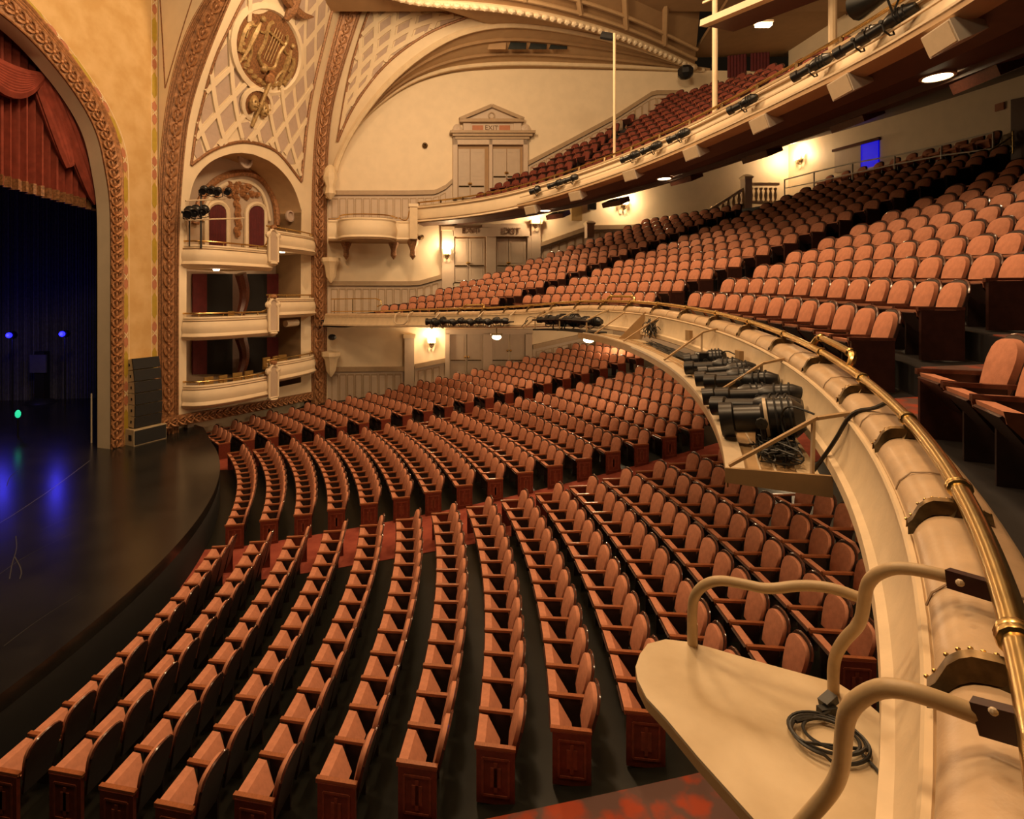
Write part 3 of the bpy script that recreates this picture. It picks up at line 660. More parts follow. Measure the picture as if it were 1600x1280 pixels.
def cove():
    A = np.vstack([[S2(u, 18.) for u in np.linspace(0, 1, 12)], AF[_ia+1:]]); B = np.vstack([[S2(0, 18.)+V(0, 0, .1)], RG]); return A, B

# spandrel with lattice: between the right rib and the arch
SPA = RRb; za = np.linspace(AF[0, 2]+.5, AF[34, 2], 40)
_zt = SPA[np.argmin(np.abs(np.array([proj(p)[1] for p in SPA])+22)), 2]; _ia = int(np.argmin(np.abs(np.array([proj(p)[0] for p in AF])-765)))
def S2(u, z):
    t = (z-8)/10.; a = zc(SPA, AF[0, 2]+(_zt-AF[0, 2])*t); i = t*_ia; b = V(*[np.interp(i, np.arange(80), AF[:, k]) for k in range(3)])
    return a*(1-u)+b*u
zT2 = 18.
obj('wall_spandrel', M().grid([[S2(u, z) for u in np.linspace(0, 1, 12)] for z in np.linspace(8, zT2, 50)]), K['cream'], kind='structure', label='triangular cream spandrel with lattice between rib and side arch')
wsp = bpy.data.objects['wall_spandrel']
obj('ceiling_cove', M().slab(*cove(), (0, .05, .15), 70), K['ceil'], kind='structure', label='plaster cove between the side arch and the dome ring')
def S2n(u, z):
    a = S2(u+.01, z)-S2(u-.01, z); b = S2(u, z+.05)-S2(u, z-.05); n = nrm(np.cross(a, b)); return n if n[1] < 0 else -n
tri = [(528, 222), (582, 3), (735, 26)]
T3 = [sinv(*p, fn=S2, u=.4, z=14) for p in tri]
def inS2(u, z, g=0.):
    x, y = proj(S2(u, z)); k = 2
    def side(p, q): return (q[0]-p[0])*(y-p[1])-(q[1]-p[1])*(x-p[0])
    if z > zT2-.1 or u < .02 or u > .98: return False
    curve = np.interp(x, [528, 545, 570, 600, 640, 680, 735], [222, 180, 140, 103, 70, 46, 26])
    left = np.interp(y, [3, 60, 120, 222], [582, 562, 545, 528])
    return x > left+2 and y < curve-2 and y > 8+(x-582)*.12
obj('lattice_bars', bars(S2, inS2, S2n, .1, z0=8, z1=zT2, NU=5.2, HB=1.5, w=.24), K['cream'], wsp, kind='stuff')
diamonds(wsp, S2, inS2, S2n, 0, 1, 8, zT2, 5.2, 1.5, .13)
for p in ([(528, 222), (545, 120), (562, 60), (582, 3)], [(528, 222), (545, 180), (570, 140), (600, 103), (640, 70), (680, 46), (735, 26)], [(582, 3), (650, 12), (735, 26)]):
    P = []
    for q in smooth(p, 20):
        u, z = sinv(*q, fn=S2, u=.4, z=14); P.append(S2(u, min(z, zT2))+S2n(u, min(z, zT2))*.04)
    obj('leaf_border', M().tube(P, .07, 6), K['goldd'], wsp)
# arch console on the rib
q = atY(516, 285, 28.4); obj('console_bracket', M().lathe([(.05, -.9), (.3, -.6), (.22, -.2), (.4, .2), (.3, .7), (.12, .9)], q, 8), K['creamtrim'], ws2)
for yy in (418, 565): obj('console_bracket', M().lathe([(.05, -.8), (.25, -.5), (.35, .1), (.5, .3), (.5, .5), (.1, .55)], atY(517, yy, 28.6), 8), K['creamtrim'], ws2)
# ceiling above: dome soffit with coffers
UPc = RG+V(-3.0, -8.0, 3.2); UPc[:, 2] = np.maximum(UPc[:, 2], 20.5)
cl = obj('ceiling', M().slab(RG, UPc, (0, .1, .2), 60), K['ceild'], kind='structure', label='panelled brown dome soffit above the auditorium')
for t in (.08, .16, .5): P = RG*(1-t)+UPc*t-V(0, .1, .1); obj('ceiling_moulding', M().tube(P, .1, 6), K['ceil'], cl)
for i in range(8, 80, 12):
    obj('ceiling_rib', M().tube([RG[i]*(1-t)+UPc[i]*t-V(0, .1, .1) for t in np.linspace(.08, 1, 6)], .14, 6), K['ceil'], cl)
q = np.array([[-16, -9, 20.6], [24, -9, 20.6], [24, 27, 20.6], [-16, 27, 20.6]], float)
obj('ceiling_flat', M().poly(list(q), (0, 0, .3)), K['ceild'], kind='structure', label='flat upper ceiling of the dome, above the view')

# ------------------------------------------------------------------ wainscots and doors
def wainscot(capline, depth, name, label, pw=.42, wb=None, z0=None, parent=None, fn=wp, d3=None, n3=None):
    d3 = dW3 if d3 is None else d3; n3 = nW3 if n3 is None else n3
    A = np.array([fn(x, y, .02) for x, y in capline]); t = thing(name, V(*A[0][:2], A[0][2]-depth), label, 'wainscot') 
    B = A-V(0, 0, depth); obj('backing', M().slab(A, B, n3*.05, 30), K['panel'], t)
    obj('cap_rail', M().slab(A+V(0, 0, .12)+n3*.02, A-V(0, 0, .12)+n3*.02, n3*.16, 30), K['capw'], t)
    s = np.r_[0, np.cumsum(np.linalg.norm(np.diff(A, axis=0), axis=1))]; q = .2
    while q+pw < s[-1]:
        a, b = [V(*[np.interp(x, s, A[:, k]) for k in range(3)]) for x in (q, q+pw-.1)]
        P = [a-V(0, 0, .3), b-V(0, 0, .3), b-V(0, 0, depth-.12), a-V(0, 0, depth-.12)]
        m = M()
        for i in range(4): m.bar(P[i]+n3*.06, P[(i+1) % 4]+n3*.06, .05, .03, n3)
        obj('panel_frame', m, K['capw'], t, sm=False); c_ = [p*.86+np.mean(P, 0)*.14+n3*.05 for p in P]; obj('panel', M().poly(c_, n3*.03), K['panel'], t, sm=False); q += pw
    return t
wainscot([(513, 302), (640, 302), (680, 301), (696, 293), (706, 284)], 1.5, 'wainscot', 'long grey-brown panelled wainscot at balcony level left of the pediment doors')
wainscot([(824, 256), (870, 232), (960, 184), (1019, 146), (1060, 146)], 1.35, 'wainscot', 'sloping panelled stair wainscot beside the balcony seats', .5)
wainscot([(512, 443), (640, 443), (656, 442), (691, 432)], 1.9, 'wainscot', 'panelled wainscot at mezzanine level left of the sconce pillar')
wainscot([(843, 383), (880, 370), (920, 356), (985, 355), (1010, 352)], 1.5, 'wainscot', 'panelled wainscot rising right of the mezzanine exit doors', .5)
wainscot([(513, 577), (632, 576)], 2.1, 'wainscot', 'panelled ground-level wainscot beside the box rib')
wainscot([(648, 572), (698, 562)], 1.9, 'wainscot', 'short panelled wainscot under the ground-level wall sconce')
wainscot([(832, 542), (905, 526), (935, 522)], 1.7, 'wainscot', 'panelled ground-level wainscot right of the ground doors', .5)
def wbox(name, x0, y0, x1, y1, d, mt, parent, off=0., sm=False):
    P = [wp(x0, y1, off), wp(x1, y1, off), wp(x1, y0, off), wp(x0, y0, off)]
    return obj(name, M().poly(P, nW3*d), K[mt], parent, sm=sm)
def leafdoor(t, x0, y0, x1, y1, knobs, bar_y=None):
    d = wbox('door_leaf', x0, y0, x1, y1, .05, 'door', t, .06)
    for fx0, fx1, fy0, fy1 in ((.15, .85, .06, .55), (.15, .85, .62, .95)):
        P = [wp(x0+(x1-x0)*fx0, y0+(y1-y0)*fy0, .11), wp(x0+(x1-x0)*fx1, y0+(y1-y0)*fy0, .11), wp(x0+(x1-x0)*fx1, y0+(y1-y0)*fy1, .11), wp(x0+(x1-x0)*fx0, y0+(y1-y0)*fy1, .11)]
        m = M()
        for i in range(4): m.bar(P[i], P[(i+1) % 4], .03, .02, nW3)
        obj('door_moulding', m, K['door'], d)
    if knobs: obj('door_handle', M().ball(wp(knobs[0], knobs[1], .16), .07, 6), K['brass'], d)
    if bar_y: obj('push_bar', M().tube([wp(x0+1, bar_y, .16), wp(x1-1, bar_y, .16)], .03, 5), K['brassd'], d)
# upper pediment exit
t = thing('door_1', wp(768, 310), 'balcony exit with two double doors below a triangular pediment', 'door')
t['kind'] = 'structure'
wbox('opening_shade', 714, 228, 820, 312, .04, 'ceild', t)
for x in (707, 763, 816): wbox('jamb', x, 215, x+(7 if x != 763 else 5), 312, .28, 'panel', t)
wbox('lintel', 707, 214, 823, 228, .28, 'panel', t)
for (x0, x1, kx) in ((716, 734, 733), (735, 757, 736), (770, 791, 790), (792, 812, 793)): leafdoor(t, x0, 233, x1, 310, (kx, 287 if x0 < 760 else 270), 291 if x0 < 760 else 276)
A = [(700, 209), (835, 209)]; 
for y, dd in ((208, .55), (212, .45), (216, .34)):
    P = [wp(702+(y-208), y+4), wp(833-(y-208), y+4), wp(833-(y-208), y), wp(702+(y-208), y)]; obj('cornice', M().poly(P, nW3*dd), K['capw'], t, sm=False)
wbox('attic', 730, 191, 806, 208, .2, 'panel', t)
for x0, x1 in ((738, 755), (780, 797)): wbox('red_tablet', x0, 196, x1, 204, .02, 'ptred', t, .21)
wbox('sign_tablet', 758, 195, 778, 205, .02, 'panel', t, .21)
text('EXIT', t, wp(768, 200, .25), dW3, UP, .26, K['sign'])
for x0, x1 in ((723, 735), (801, 813)): wbox('attic_scroll', x0, 190, x1, 206, .26, 'panel', t)
for cx in (714, 820): obj('volute', M().lathe([(.25, 0), (.25, .25), (.1, .3), (.01, .28)], wp(cx, 203), 12, dW3, UP, nW3), K['panel'], t)
P = [wp(720, 188), wp(816, 188), wp(768, 166)]; obj('pediment', M().poly(P, nW3*.25), K['panel'], t, sm=False)
for a, b in (((718, 187), (768, 166)), ((818, 187), (768, 166)), ((718, 189), (818, 189))): obj('pediment_moulding', M().bar(wp(*a, .3), wp(*b, .3), .18, .3, nW3), K['capw'], t, sm=False)
obj('oculus', M().lathe([(.2, 0), (.2, .06), (.14, .06), (.13, 0)], wp(768, 181, .26), 14, dW3, UP, nW3), K['capw'], t)
# mezzanine exits
t = thing('door_2', wp(768, 440), 'mezzanine exits with two double doors under stepped EXIT heads', 'door'); t['kind'] = 'structure'
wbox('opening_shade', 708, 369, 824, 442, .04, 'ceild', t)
for x0, x1 in ((704, 709), (759, 774), (823, 829)): wbox('jamb', x0, 369, x1, 442, .2, 'panel', t)
wbox('head_panel', 708, 357, 826, 370, .24, 'panel', t); wbox('head_step', 752, 351, 822, 358, .22, 'panel', t); wbox('head_step', 783, 350, 819, 352, .24, 'panel', t)
text('EXIT', t, wp(735, 361, .27), dW3, UP, .34, K['sign']); text('EXIT', t, wp(800, 361, .27), dW3, UP, .34, K['sign'])
for (x0, x1, kx) in ((710, 731, 730), (732, 757, 733), (776, 794, 793), (795, 822, 796)): leafdoor(t, x0, 373, x1, 441, (kx, 411), 415)
t = thing('door_3', wp(765, 590), 'ground-level exits with two pairs of grey doors', 'door'); t['kind'] = 'structure'
for x0, x1 in ((695, 702), (754, 768), (820, 830)): wbox('jamb', x0, 520, x1, 600, .22, 'panel', t)
wbox('lintel', 695, 514, 830, 522, .22, 'panel', t)
for (x0, x1, kx) in ((703, 728, 727), (730, 753, 732), (769, 794, 793), (797, 819, 798)): leafdoor(t, x0, 522, x1, 598, (kx, 558 if x0 < 760 else 548), 563)
t = thing('door_4', wp(1005, 560), 'plain panelled ground-level doors under the mezzanine lip', 'door'); t['kind'] = 'structure'
wbox('jamb', 985, 530, 1030, 590, .15, 'panel', t); leafdoor(t, 990, 533, 1008, 590, None); leafdoor(t, 1010, 533, 1027, 590, None)
# pilasters, sconces
def pilaster(x0, y0, x1, y1, label):
    t = thing('pilaster', wp((x0+x1)/2, y1), label, 'pilaster'); wbox('shaft', x0, y0+6, x1, y1, .22, 'panel', t); wbox('capital', x0-2, y0, x1+2, y0+6, .34, 'creamtrim', t); return t
pilaster(690, 355, 707, 452, 'panelled pilaster with a lit sconce left of the mezzanine exits')
pilaster(829, 345, 843, 420, 'panelled pilaster with a lit sconce right of the mezzanine exits')
pilaster(632, 522, 647, 610, 'panelled ground-level pilaster left of the lit wall sconce')
def sconce(p, n3, label, e=28, off=.42):
    t = thing('wall_sconce', p-V(0, 0, .3), label, 'wall lamp', None); d3 = nrm(np.cross(n3, UP))
    obj('backplate', M().lathe([(.12, 0), (.14, .04), (.05, .08), (.01, .08)], p, 10, d3, UP, n3), K['brassd'], t)
    for s in (-1, 0, 1): 
        b = p+n3*.22+d3*s*.14+UP*.02
        obj('arm', M().tube(smooth([p+n3*.05-UP*.25, p+n3*.18+d3*s*.08-UP*.2, b], 6, 1), .02, 5), K['brassd'], t); obj('candle_shade', M().lathe([(.05, 0), (.075, .08), (.05, .26), (.02, .3)], b, 8), K['shade'], t)
    lamp('sconce_lamp', 'POINT', p+n3*off+UP*.28, e, col=(1, .68, .36), size=.09); return t
sconce(wp(698, 398, .24), nW3, 'lit wall sconce on the pilaster left of the mezzanine exits', 200)
sconce(wp(836, 350, .24), nW3, 'lit wall sconce on the pilaster right of the mezzanine exits', 200)
sconce(wp(674, 536, .05), nW3, 'lit wall sconce between pilaster and ground-level doors', 150)
sconce(wp(974, 321, .05), nW3, 'lit wall sconce high beside the stair balustrade', 330)
sconce(kp(1251, 250, .05), nK3, 'lit wall sconce on the back wall by the railing', 230)
obj('alarm_lamp', M().lathe([(.05, -.1), (.16, 0), (.05, .14)], wp(664, 227, .12), 8, dW3, UP, nW3), K['brassd'], label='small brass wall fitting on the bare cream wall', cat='wall fitting')
obj('wall_spotlight', M().tube([wp(655, 372, .3), wp(660, 370, .1)], .12, 8), K['brassd'], label='small spotlight on the wall under the side balcony', cat='light')
obj('wall_camera', M().ball(atY(519, 527, 28.6), .17, 8, (1.3, 1, 1)), K['black'], label='black dome-shaped fitting high on the wall by the rib', cat='wall fitting')
obj('vent_grille', M().box(wp(901, 331, .06), (.6, .08, 1.0), dW3, nW3), K['grille'], label='tan ventilation grille left of the wall speaker', cat='vent')
obj('wall_speaker', M().box(wp(925, 322, .2), (.4, .3, .42), dW3, nW3), K['black'], label='small black speaker on the cream side wall', cat='speaker')
# balustraded stair
bs = thing('stair_balustrade', wp(1085, 360, 1.2), 'brass and stone balustrade of the stair at the back of the mezzanine', 'balustrade')
def wq(x, y): return wp(x, y, 1.2)
for a, b in (((1085, 343), (1160, 296)), ((1085, 360), (1160, 320)), ((1168, 288), (1216, 288)), ((1168, 316), (1216, 318))): obj('hand_rail', M().bar(wq(*a), wq(*b), .2, .14), K['creamtrim'], bs)
bm = M().lathe([(.1, 0), (.1, .06), (.05, .12), (.1, .38), (.045, .65), (.09, .72), (.09, .8)], (0, 0, 0), 8).mesh('baluster'); bm.materials.append(K['creamtrim'])
for i in range(9): x = 1089+i*8.2; p = wq(x, 360-(x-1085)*.535); inst('baluster', bm, bs, p-wloc(bs))
for i in range(6): inst('baluster', bm, bs, wq(1174+i*7.5, 316)-wloc(bs))
def newel(x, yt, yb, w, label):
    t = thing('newel_post', wq(x, yb), label, 'post'); p, q = wq(x, yt), wq(x, yb)
    obj('shaft', M().box((p+q)/2, (w, w, p[2]-q[2]), dW3, nW3), K['panel'], t); obj('cap', M().lathe([(w*.75, 0), (w*.95, .1), (w*.6, .2), (w*.3, .26), (.01, .28)], p, 4, nrm(dW3+nW3), nrm(dW3-nW3)), K['creamtrim'], t)
newel(1166, 280, 330, .42, 'tall newel post between the sloping and level balustrades'); newel(1052, 344, 362, .4, 'squat square post at the foot of the balustrade')
newel(921, 352, 372, .4, 'square post with a panelled top beside the mezzanine wainscot'); newel(1016, 350, 362, .3, 'low square post half hidden behind the top mezzanine seats')
obj('standpipe', M().tube([wq(1100, 362), wq(1100, 334)], .05, 6), K['brass'], label='thin brass stanchion at the foot of the stair', cat='post')
# back wall doors, rail
t = thing('door_5', kp(1340, 262), 'dark doorway with a blue-lit room behind the railing', 'door'); t['kind'] = 'structure'
def kbox(name, x0, y0, x1, y1, d, mt, parent, ya0=None, ya1=None):
    P = [kp(x0, y1), kp(x1, ya1 or y1), kp(x1, ya0 or y0), kp(x0, y0)]; return obj(name, M().poly(P, nK3*d), K[mt], parent, sm=False)
kbox('door_leaf', 1306, 236, 1347, 270, .08, 'panel', t, 226, 266); kbox('lit_pane', 1347, 226, 1374, 264, .07, 'bluepane', t, 218, 258)
kbox('door_head', 1303, 234, 1376, 238, .12, 'rim', t, 214, 219)
t = thing('door_6', kp(1592, 255), 'tall dark doorway at the right of the back wall', 'door'); t['kind'] = 'structure'
kbox('door_leaf', 1583, 156, 1640, 270, .1, 'soffit', t, 145, 262)
obj('fire_alarm', M().box(kp(1562, 167, .05), (.05, .3, .28), nK3, dK3), K['ptred'], label='small red alarm box on the back wall', cat='alarm')
# ------------------------------------------------------------------ mezzanine parapet: plan curve and height table
def _parcurve():
    sl, off, uc, a, bb, L, s0 = .363, -3.821, 14.852, 13.166, 14.612, 1.309, -15.712
    th = math.atan(sl); ax = V(math.cos(th), math.sin(th)); ay = V(-math.sin(th), math.cos(th))
    p = np.linspace(-2.0, 1.8, 3000)
    P = C0+(uc+a*np.cos(p))[:, None]*ax+(off+bb*np.sin(p))[:, None]*ay
    s = np.r_[0, np.cumsum(np.hypot(*np.diff(P, axis=0).T))]; s -= np.interp(0, p, s); q = (s-s0)/L
    k = q < 18.6; P, q = P[k], q[k]; e = V(-6.35, 28.35); n = 120; d = np.linalg.norm(e-P[-1])
    ex = P[-1]+np.linspace(0, 1, n)[1:, None]*(e-P[-1]); return np.r_[q, q[-1]+np.linspace(0, d/L, n)[1:]], np.vstack([P, ex])
PQ, PP = _parcurve(); SE = PQ[-1]
PZs = np.r_[-4, np.arange(20), 22, 25]; PZ = np.array([-1.12, -1.05, -1.01, -.945, -.85, -.74, -.63, -.52, -.43, -.355, -.29, -.26, -.25, -.275, -.345, -.44, -.52, -.58, -.62, -.67, -.72, -.84, -.92])
PP = np.stack([np.convolve(np.pad(PP[:, i], 40, mode='reflect', reflect_type='odd'), np.ones(81)/81, 'valid') for i in (0, 1)], 1)
def pxy(s): return V(*[np.interp(s, PQ, PP[:, i]) for i in (0, 1)])
def pz(s): return ZC+np.mean([np.interp(s+d, PZs, PZ) for d in (-.6, -.3, 0, .3, .6)])
def pn(s):
    t = nrm(pxy(s+.05)-pxy(s-.05)); return t, V(-t[1], t[0])
def par(s, n=0, dz=0):
    t, q = pn(s); p = pxy(s)+q*n; return V(p[0], p[1], pz(s)+dz)
def pframe(s):
    t, n = pn(s); return V(*t, 0), V(*n, 0)
def pline(s0, s1, n, dz, k=60): return np.array([par(s, n, dz) for s in np.linspace(s0, s1, k)])
SS = np.linspace(-3.2, SE, 130)
frs = [(par(s), pframe(s)[1], UP) for s in SS]
wpz = obj('wall_parapet', M().sweep([(.07, -.13), (.10, -.17)]+[tuple(q) for q in smooth([(.1, -.175), (.1, -.24), (.115, -.33), (.14, -.42), (.175, -.5)], 10, 2)]+[(.215, -.52), (.22, -.6), (.15, -.63), (-.14, -.63), (-.2, -.63), (-.2, -.13)], frs, True), K['parapet'], kind='structure', label='curved cream parapet along the mezzanine edge')
obj('padded_ledge', M().sweep([tuple(q) for q in smooth([(-.24, -.12), (-.25, -.03), (-.2, .0), (-.06, .01), (.02, -.005), (.07, -.06), (.085, -.115), (.06, -.135)], 22, 2)], frs, True), K['leather'], wpz)
obj('bead', M().tube([par(s, .095, -.145) for s in SS], .018, 6), K['creamtrim'], wpz)
obj('inner_face', M().slab([par(s, -.2, -.1) for s in SS], [par(s, -.2, -.62) for s in SS], (0.01, 0, 0), 130), K['mfloor'], wpz)
for s in np.arange(.45, 12, 1.0):      # seams of the padding
    t, n = pframe(s); obj('seam', M().tube([par(s, q, dz+.004) for q, dz in ((-.2, 0), (-.06, .012), (.02, -.002), (.07, -.058), (.086, -.11))], .004, 4), K['capw'], wpz)
# brass rail
rl = thing('brass_railing', par(3, -.09, .1), 'long polished brass handrail on brackets along the mezzanine parapet', 'railing')
NR, DR = -.085, .125
obj('rail', M().tube([par(s, NR, DR) for s in np.linspace(-3, SE-5, 200)], .036, 12), K['brass'], rl)
def collar(s, parent):
    t, n = pframe(s); o = par(s, NR, DR); return M().lathe([(.036, -.035), (.046, -.03), (.05, -.012), (.046, 0), (.05, .012), (.046, .03), (.036, .035)], o, 12, n, UP, t)
for s in range(-2, 20):
    br = obj('bracket', M().tube([par(s, NR, DR-.03), par(s, NR+.005, .05), par(s, NR+.02, .0)], [.03, .022, .04], 8), K['brassd'], rl)
    obj('collar', collar(s+.02, br), K['brass'], br)
    t, n = pframe(s); m = M()
    # fish-tail foot lying across the ledge
    A, B = [], []
    for q, wd, h in smooth(((-.19, .05, .03), (-.12, .036, .06), (-.06, .03, .075), (0, .032, .08), (.045, .044, .085), (.085, .056, .08), (.1, .05, .06)), 13, 2):
        z = np.interp(q, [-.2, -.06, .02, .07, .085], [0, .01, -.005, -.06, -.11])
        A.append((q, wd, z+.004, z+h*.8))
    G = []
    for q, wd, z0, z1 in A:
        o = par(s, q, 0); G.append([o+t*(-wd)+UP*z0, o+t*(-wd*.55)+UP*(z1), o+UP*(z1+.012), o+t*wd*.55+UP*z1, o+t*wd+UP*z0])
    obj('foot', m.grid(G), K['brassd'], br)
    if s < 4:
        sm_ = M()
        for i, (q, wd, z0, z1) in enumerate(A): sm_.ball(par(s, q, 0)+t*wd*.6+UP*(z1+.002), .0075, 5)
        obj('stud_row', sm_, K['brass'], br)
for s0, s1, lb in ((3.35, 4.25, 'nearer'), (9.9, 10.9, 'middle'), (16.0, 16.9, 'far')):
    P = [par(s0, NR-.0, DR), par(s0, NR-.03, DR+.07), par(s0+.03, NR-.05, DR+.12)]+[par(s, NR-.05, DR+.13) for s in np.linspace(s0+.12, s1-.12, 6)]+[par(s1-.03, NR-.05, DR+.12), par(s1, NR-.03, DR+.07), par(s1, NR, DR)]
    rp = obj('raised_rail', M().tube(smooth(P, 24, 1), .034, 10), K['brass'], rl)
    for s in (s0+.1, s1-.1):
        t, n = pframe(s); obj('ring', M().lathe([(.034, -.03), (.046, -.02), (.046, .02), (.034, .03)], par(s, NR-.05, DR+.13), 10, n, UP, t), K['brass'], rp)
# far end rail against the wainscot
fr_ = thing('end_railing', par(22, -.2, 0), 'thin brass guard rail with curled end at the far end of the mezzanine', 'railing')
obj('rail', M().tube([par(SE-.2, -.15, .75), par(21.2, -.15, .7), par(20.9, -.15, .6), par(20.85, -.15, .4), par(21.1, -.15, .32)], .03, 6), K['brass'], fr_)
obj('rail', M().tube([par(SE-.2, -.15, .1), par(20, -.1, .1), par(19, -.085, .12)], .03, 6), K['brass'], fr_)
for s in (SE-.4, 22.6): obj('post', M().tube([par(s, -.15, 0), par(s, -.15, .75)], .02, 5), K['brass'], fr_)
# soffit and lamps under it
a = []
for s in np.linspace(-3, SE, 60):
    p = par(s, .16, -.63); q = p[:2]-CM; q = q/np.linalg.norm(q); a.append([p, V(*(CM+q*30), p[2]+.8)])
obj('ceiling_mezzanine', M().grid(a), K['creamtrim'], kind='structure', label='plaster underside of the mezzanine')
for px, py, lb_ in ((776, 527, 'left'), (920, 531, 'right')):
    p = atY(px, py, 23.5 if px < 800 else 19.5); t = thing('downlight', p, f'bright round downlight under the far mezzanine lip, the {lb_} one of two', 'light')
    obj('bowl', M().ball(p, .2, 10, (1, 1, .55)), K['glow'], t); obj('ring', M().lathe([(.18, .08), (.26, .1), (.26, .16), (.1, .18)], p, 12), K['brassd'], t); obj('stem', M().tube([p+V(0, 0, .1), p+V(0, 0, .66)], .03, 6), K['brassd'], t)
    lamp('downlight_lamp', 'POINT', p-V(0, 0, .3), 170, size=.15)
for p in ((14, 24, 4.3), (10, 17, 4.2), (8, 27, 4.3), (9, 8, 4.1), (6.2, 6.5, 4.3)): lamp('downlight_lamp', 'POINT', p, 110, size=.2)  # unseen lamps under the mezzanine; last one added to brighten the near seats
# mezzanine floor: curved terraces
PH = np.linspace(-1.35, 1.3, 60)
def mpt(R, ph, z): return V(CM[0]+R*math.cos(ph), CM[1]+R*math.sin(ph), z)
NM = 15
G = []
_pp = np.array([par(s, -.17)[:2] for s in np.linspace(-4, SE, 300)])-CM; _pa = np.arctan2(_pp[:, 1], _pp[:, 0]); _pr = np.hypot(*_pp.T); _o = np.argsort(_pa)
for a_ in PH:
    row = [mpt(min(np.interp(a_, _pa[_o], _pr[_o]), mR(0)+.39), a_, mz(0, a_))]
    for k in range(NM):
        row += [mpt(mR(k)+.4, a_, mz(k, a_)), mpt(mR(k)+.401, a_, mz(k+1, a_))]
    row += [mpt(mR(NM)+6, a_, mz(NM, a_))]; G.append(row)
obj('floor_mezzanine', M().grid(G), K['mfloor'], kind='structure', label='dark stepped floor of the mezzanine')
MA = [(27.78, .119), (22.47, .149), (21.37, .111), (14.52, .104), (13.17, .071), (5.99, .104)]
def misect(a, b, R):
    qa = 1+b*b; qb = 2*(b*(a-CM[1])-CM[0]); qc = CM[0]**2+(a-CM[1])**2-R*R
    X = (-qb+math.sqrt(max(qb*qb-4*qa*qc, 0)))/(2*qa); return V(X, a+b*X)
def mph(p): return math.atan2(p[1]-CM[1], p[0]-CM[0])
for (l0, l1, lb_) in (((21.4, .111), (22.45, .149), 'far'), ((13.2, .071), (14.5, .104), 'middle'), ((4.6, .08), (5.95, .104), 'near')):
    t = None
    for k in range(0, 12):
        P = []
        for R in (mR(k)-.44, mR(k)+.385):
            for l in ((l0[0]+.28, l0[1]), (l1[0]-.28, l1[1])): p = misect(*l, R); P.append(V(*p, mz(k, mph(p))))
        P = [P[0], P[1], P[3], P[2]]
        if t is None: t = thing('stair_carpet', P[0], f'red carpeted steps of the {lb_} mezzanine aisle', 'carpet')
        obj('step_tread', M().poly([p+V(0, 0, .005) for p in P], (0, 0, .012)), K['carpet'], t, sm=False)

# ------------------------------------------------------------------ lighting catwalk hung on the parapet
cw = thing('catwalk', par(5, .6, -.75), 'curved cream lighting shelf hung outside the mezzanine parapet', 'shelf')
S0, S1_ = 2.72, 10.6
for n0, n1, dz, mt, nm in ((.25, .42, -.72, 'ply', 'inner_board'), (.42, .58, -.74, 'tanboard', 'plank'), (.6, .84, -.74, 'tanboard', 'plank'), (.84, 1.0, -.69, 'steel', 'edge_board'), (.58, .6, -.72, 'steel', 'strip'), (.7, .715, -.725, 'steel', 'strip')):
    A, B = pline(S0, S1_, n0, dz), pline(S0, S1_, n1, dz)
    if nm == 'edge_board': B = np.array([par(s, 1.0-.15*max(0, (s-8)/2.6), dz) for s in np.linspace(S0, S1_, 60)])
    obj(nm, M().slab(A, B, (0, 0, -.04), 60), K[mt], cw)
A = pline(S0, S1_, .99, -.7); obj('edge_fascia', M().slab(A, A-V(0, 0, .14), nrm(V(1, .3, 0))*.02, 60), K['tanboard'], cw)
obj('end_board', M().slab([par(S0, .2, -.62), par(S0, 1.0, -.66)], [par(S0, .2, -.80), par(S0, 1.0, -.79)], V(-.02, -.03, 0), 4), K['tanboard'], cw)
for s in (2.76, 4.6, 6.7):
    obj('brace', M().bar(par(s, .97, -.66), par(s, .3, -.16), .06, .025), K['tanboard'], cw, sm=False); obj('brace_arm', M().bar(par(s, .31, -.17), par(s, .06, -.1), .06, .025), K['tanboard'], cw, sm=False)
    obj('hanger', M().bar(par(s, .33, -.18), par(s, .34, -.72), .025, .025), K['steel'], cw, sm=False)
obj('plate', M().slab([par(9.2, .1, -.08), par(9.2, .75, -.7)], [par(9.2, .1, -.5), par(9.2, .2, -.72)], V(.02, 0, 0), 4), K['tanboard'], cw)
for s in (8.6, 9.9): obj('brace', M().bar(par(s, .95, -.66), par(s, .15, -.14), .05, .025), K['tanboard'], cw, sm=False)
for s, nm in ((7.35, 'far'), (5.6, 'near')):
    t, n = pframe(s); o = obj('junction_box', M().box(par(s, .24, -.34), (.06, .2, .2), n, t), K['tanboard'], label=f'tan junction box on the parapet face above the catwalk, the {nm} one', cat='junction box')
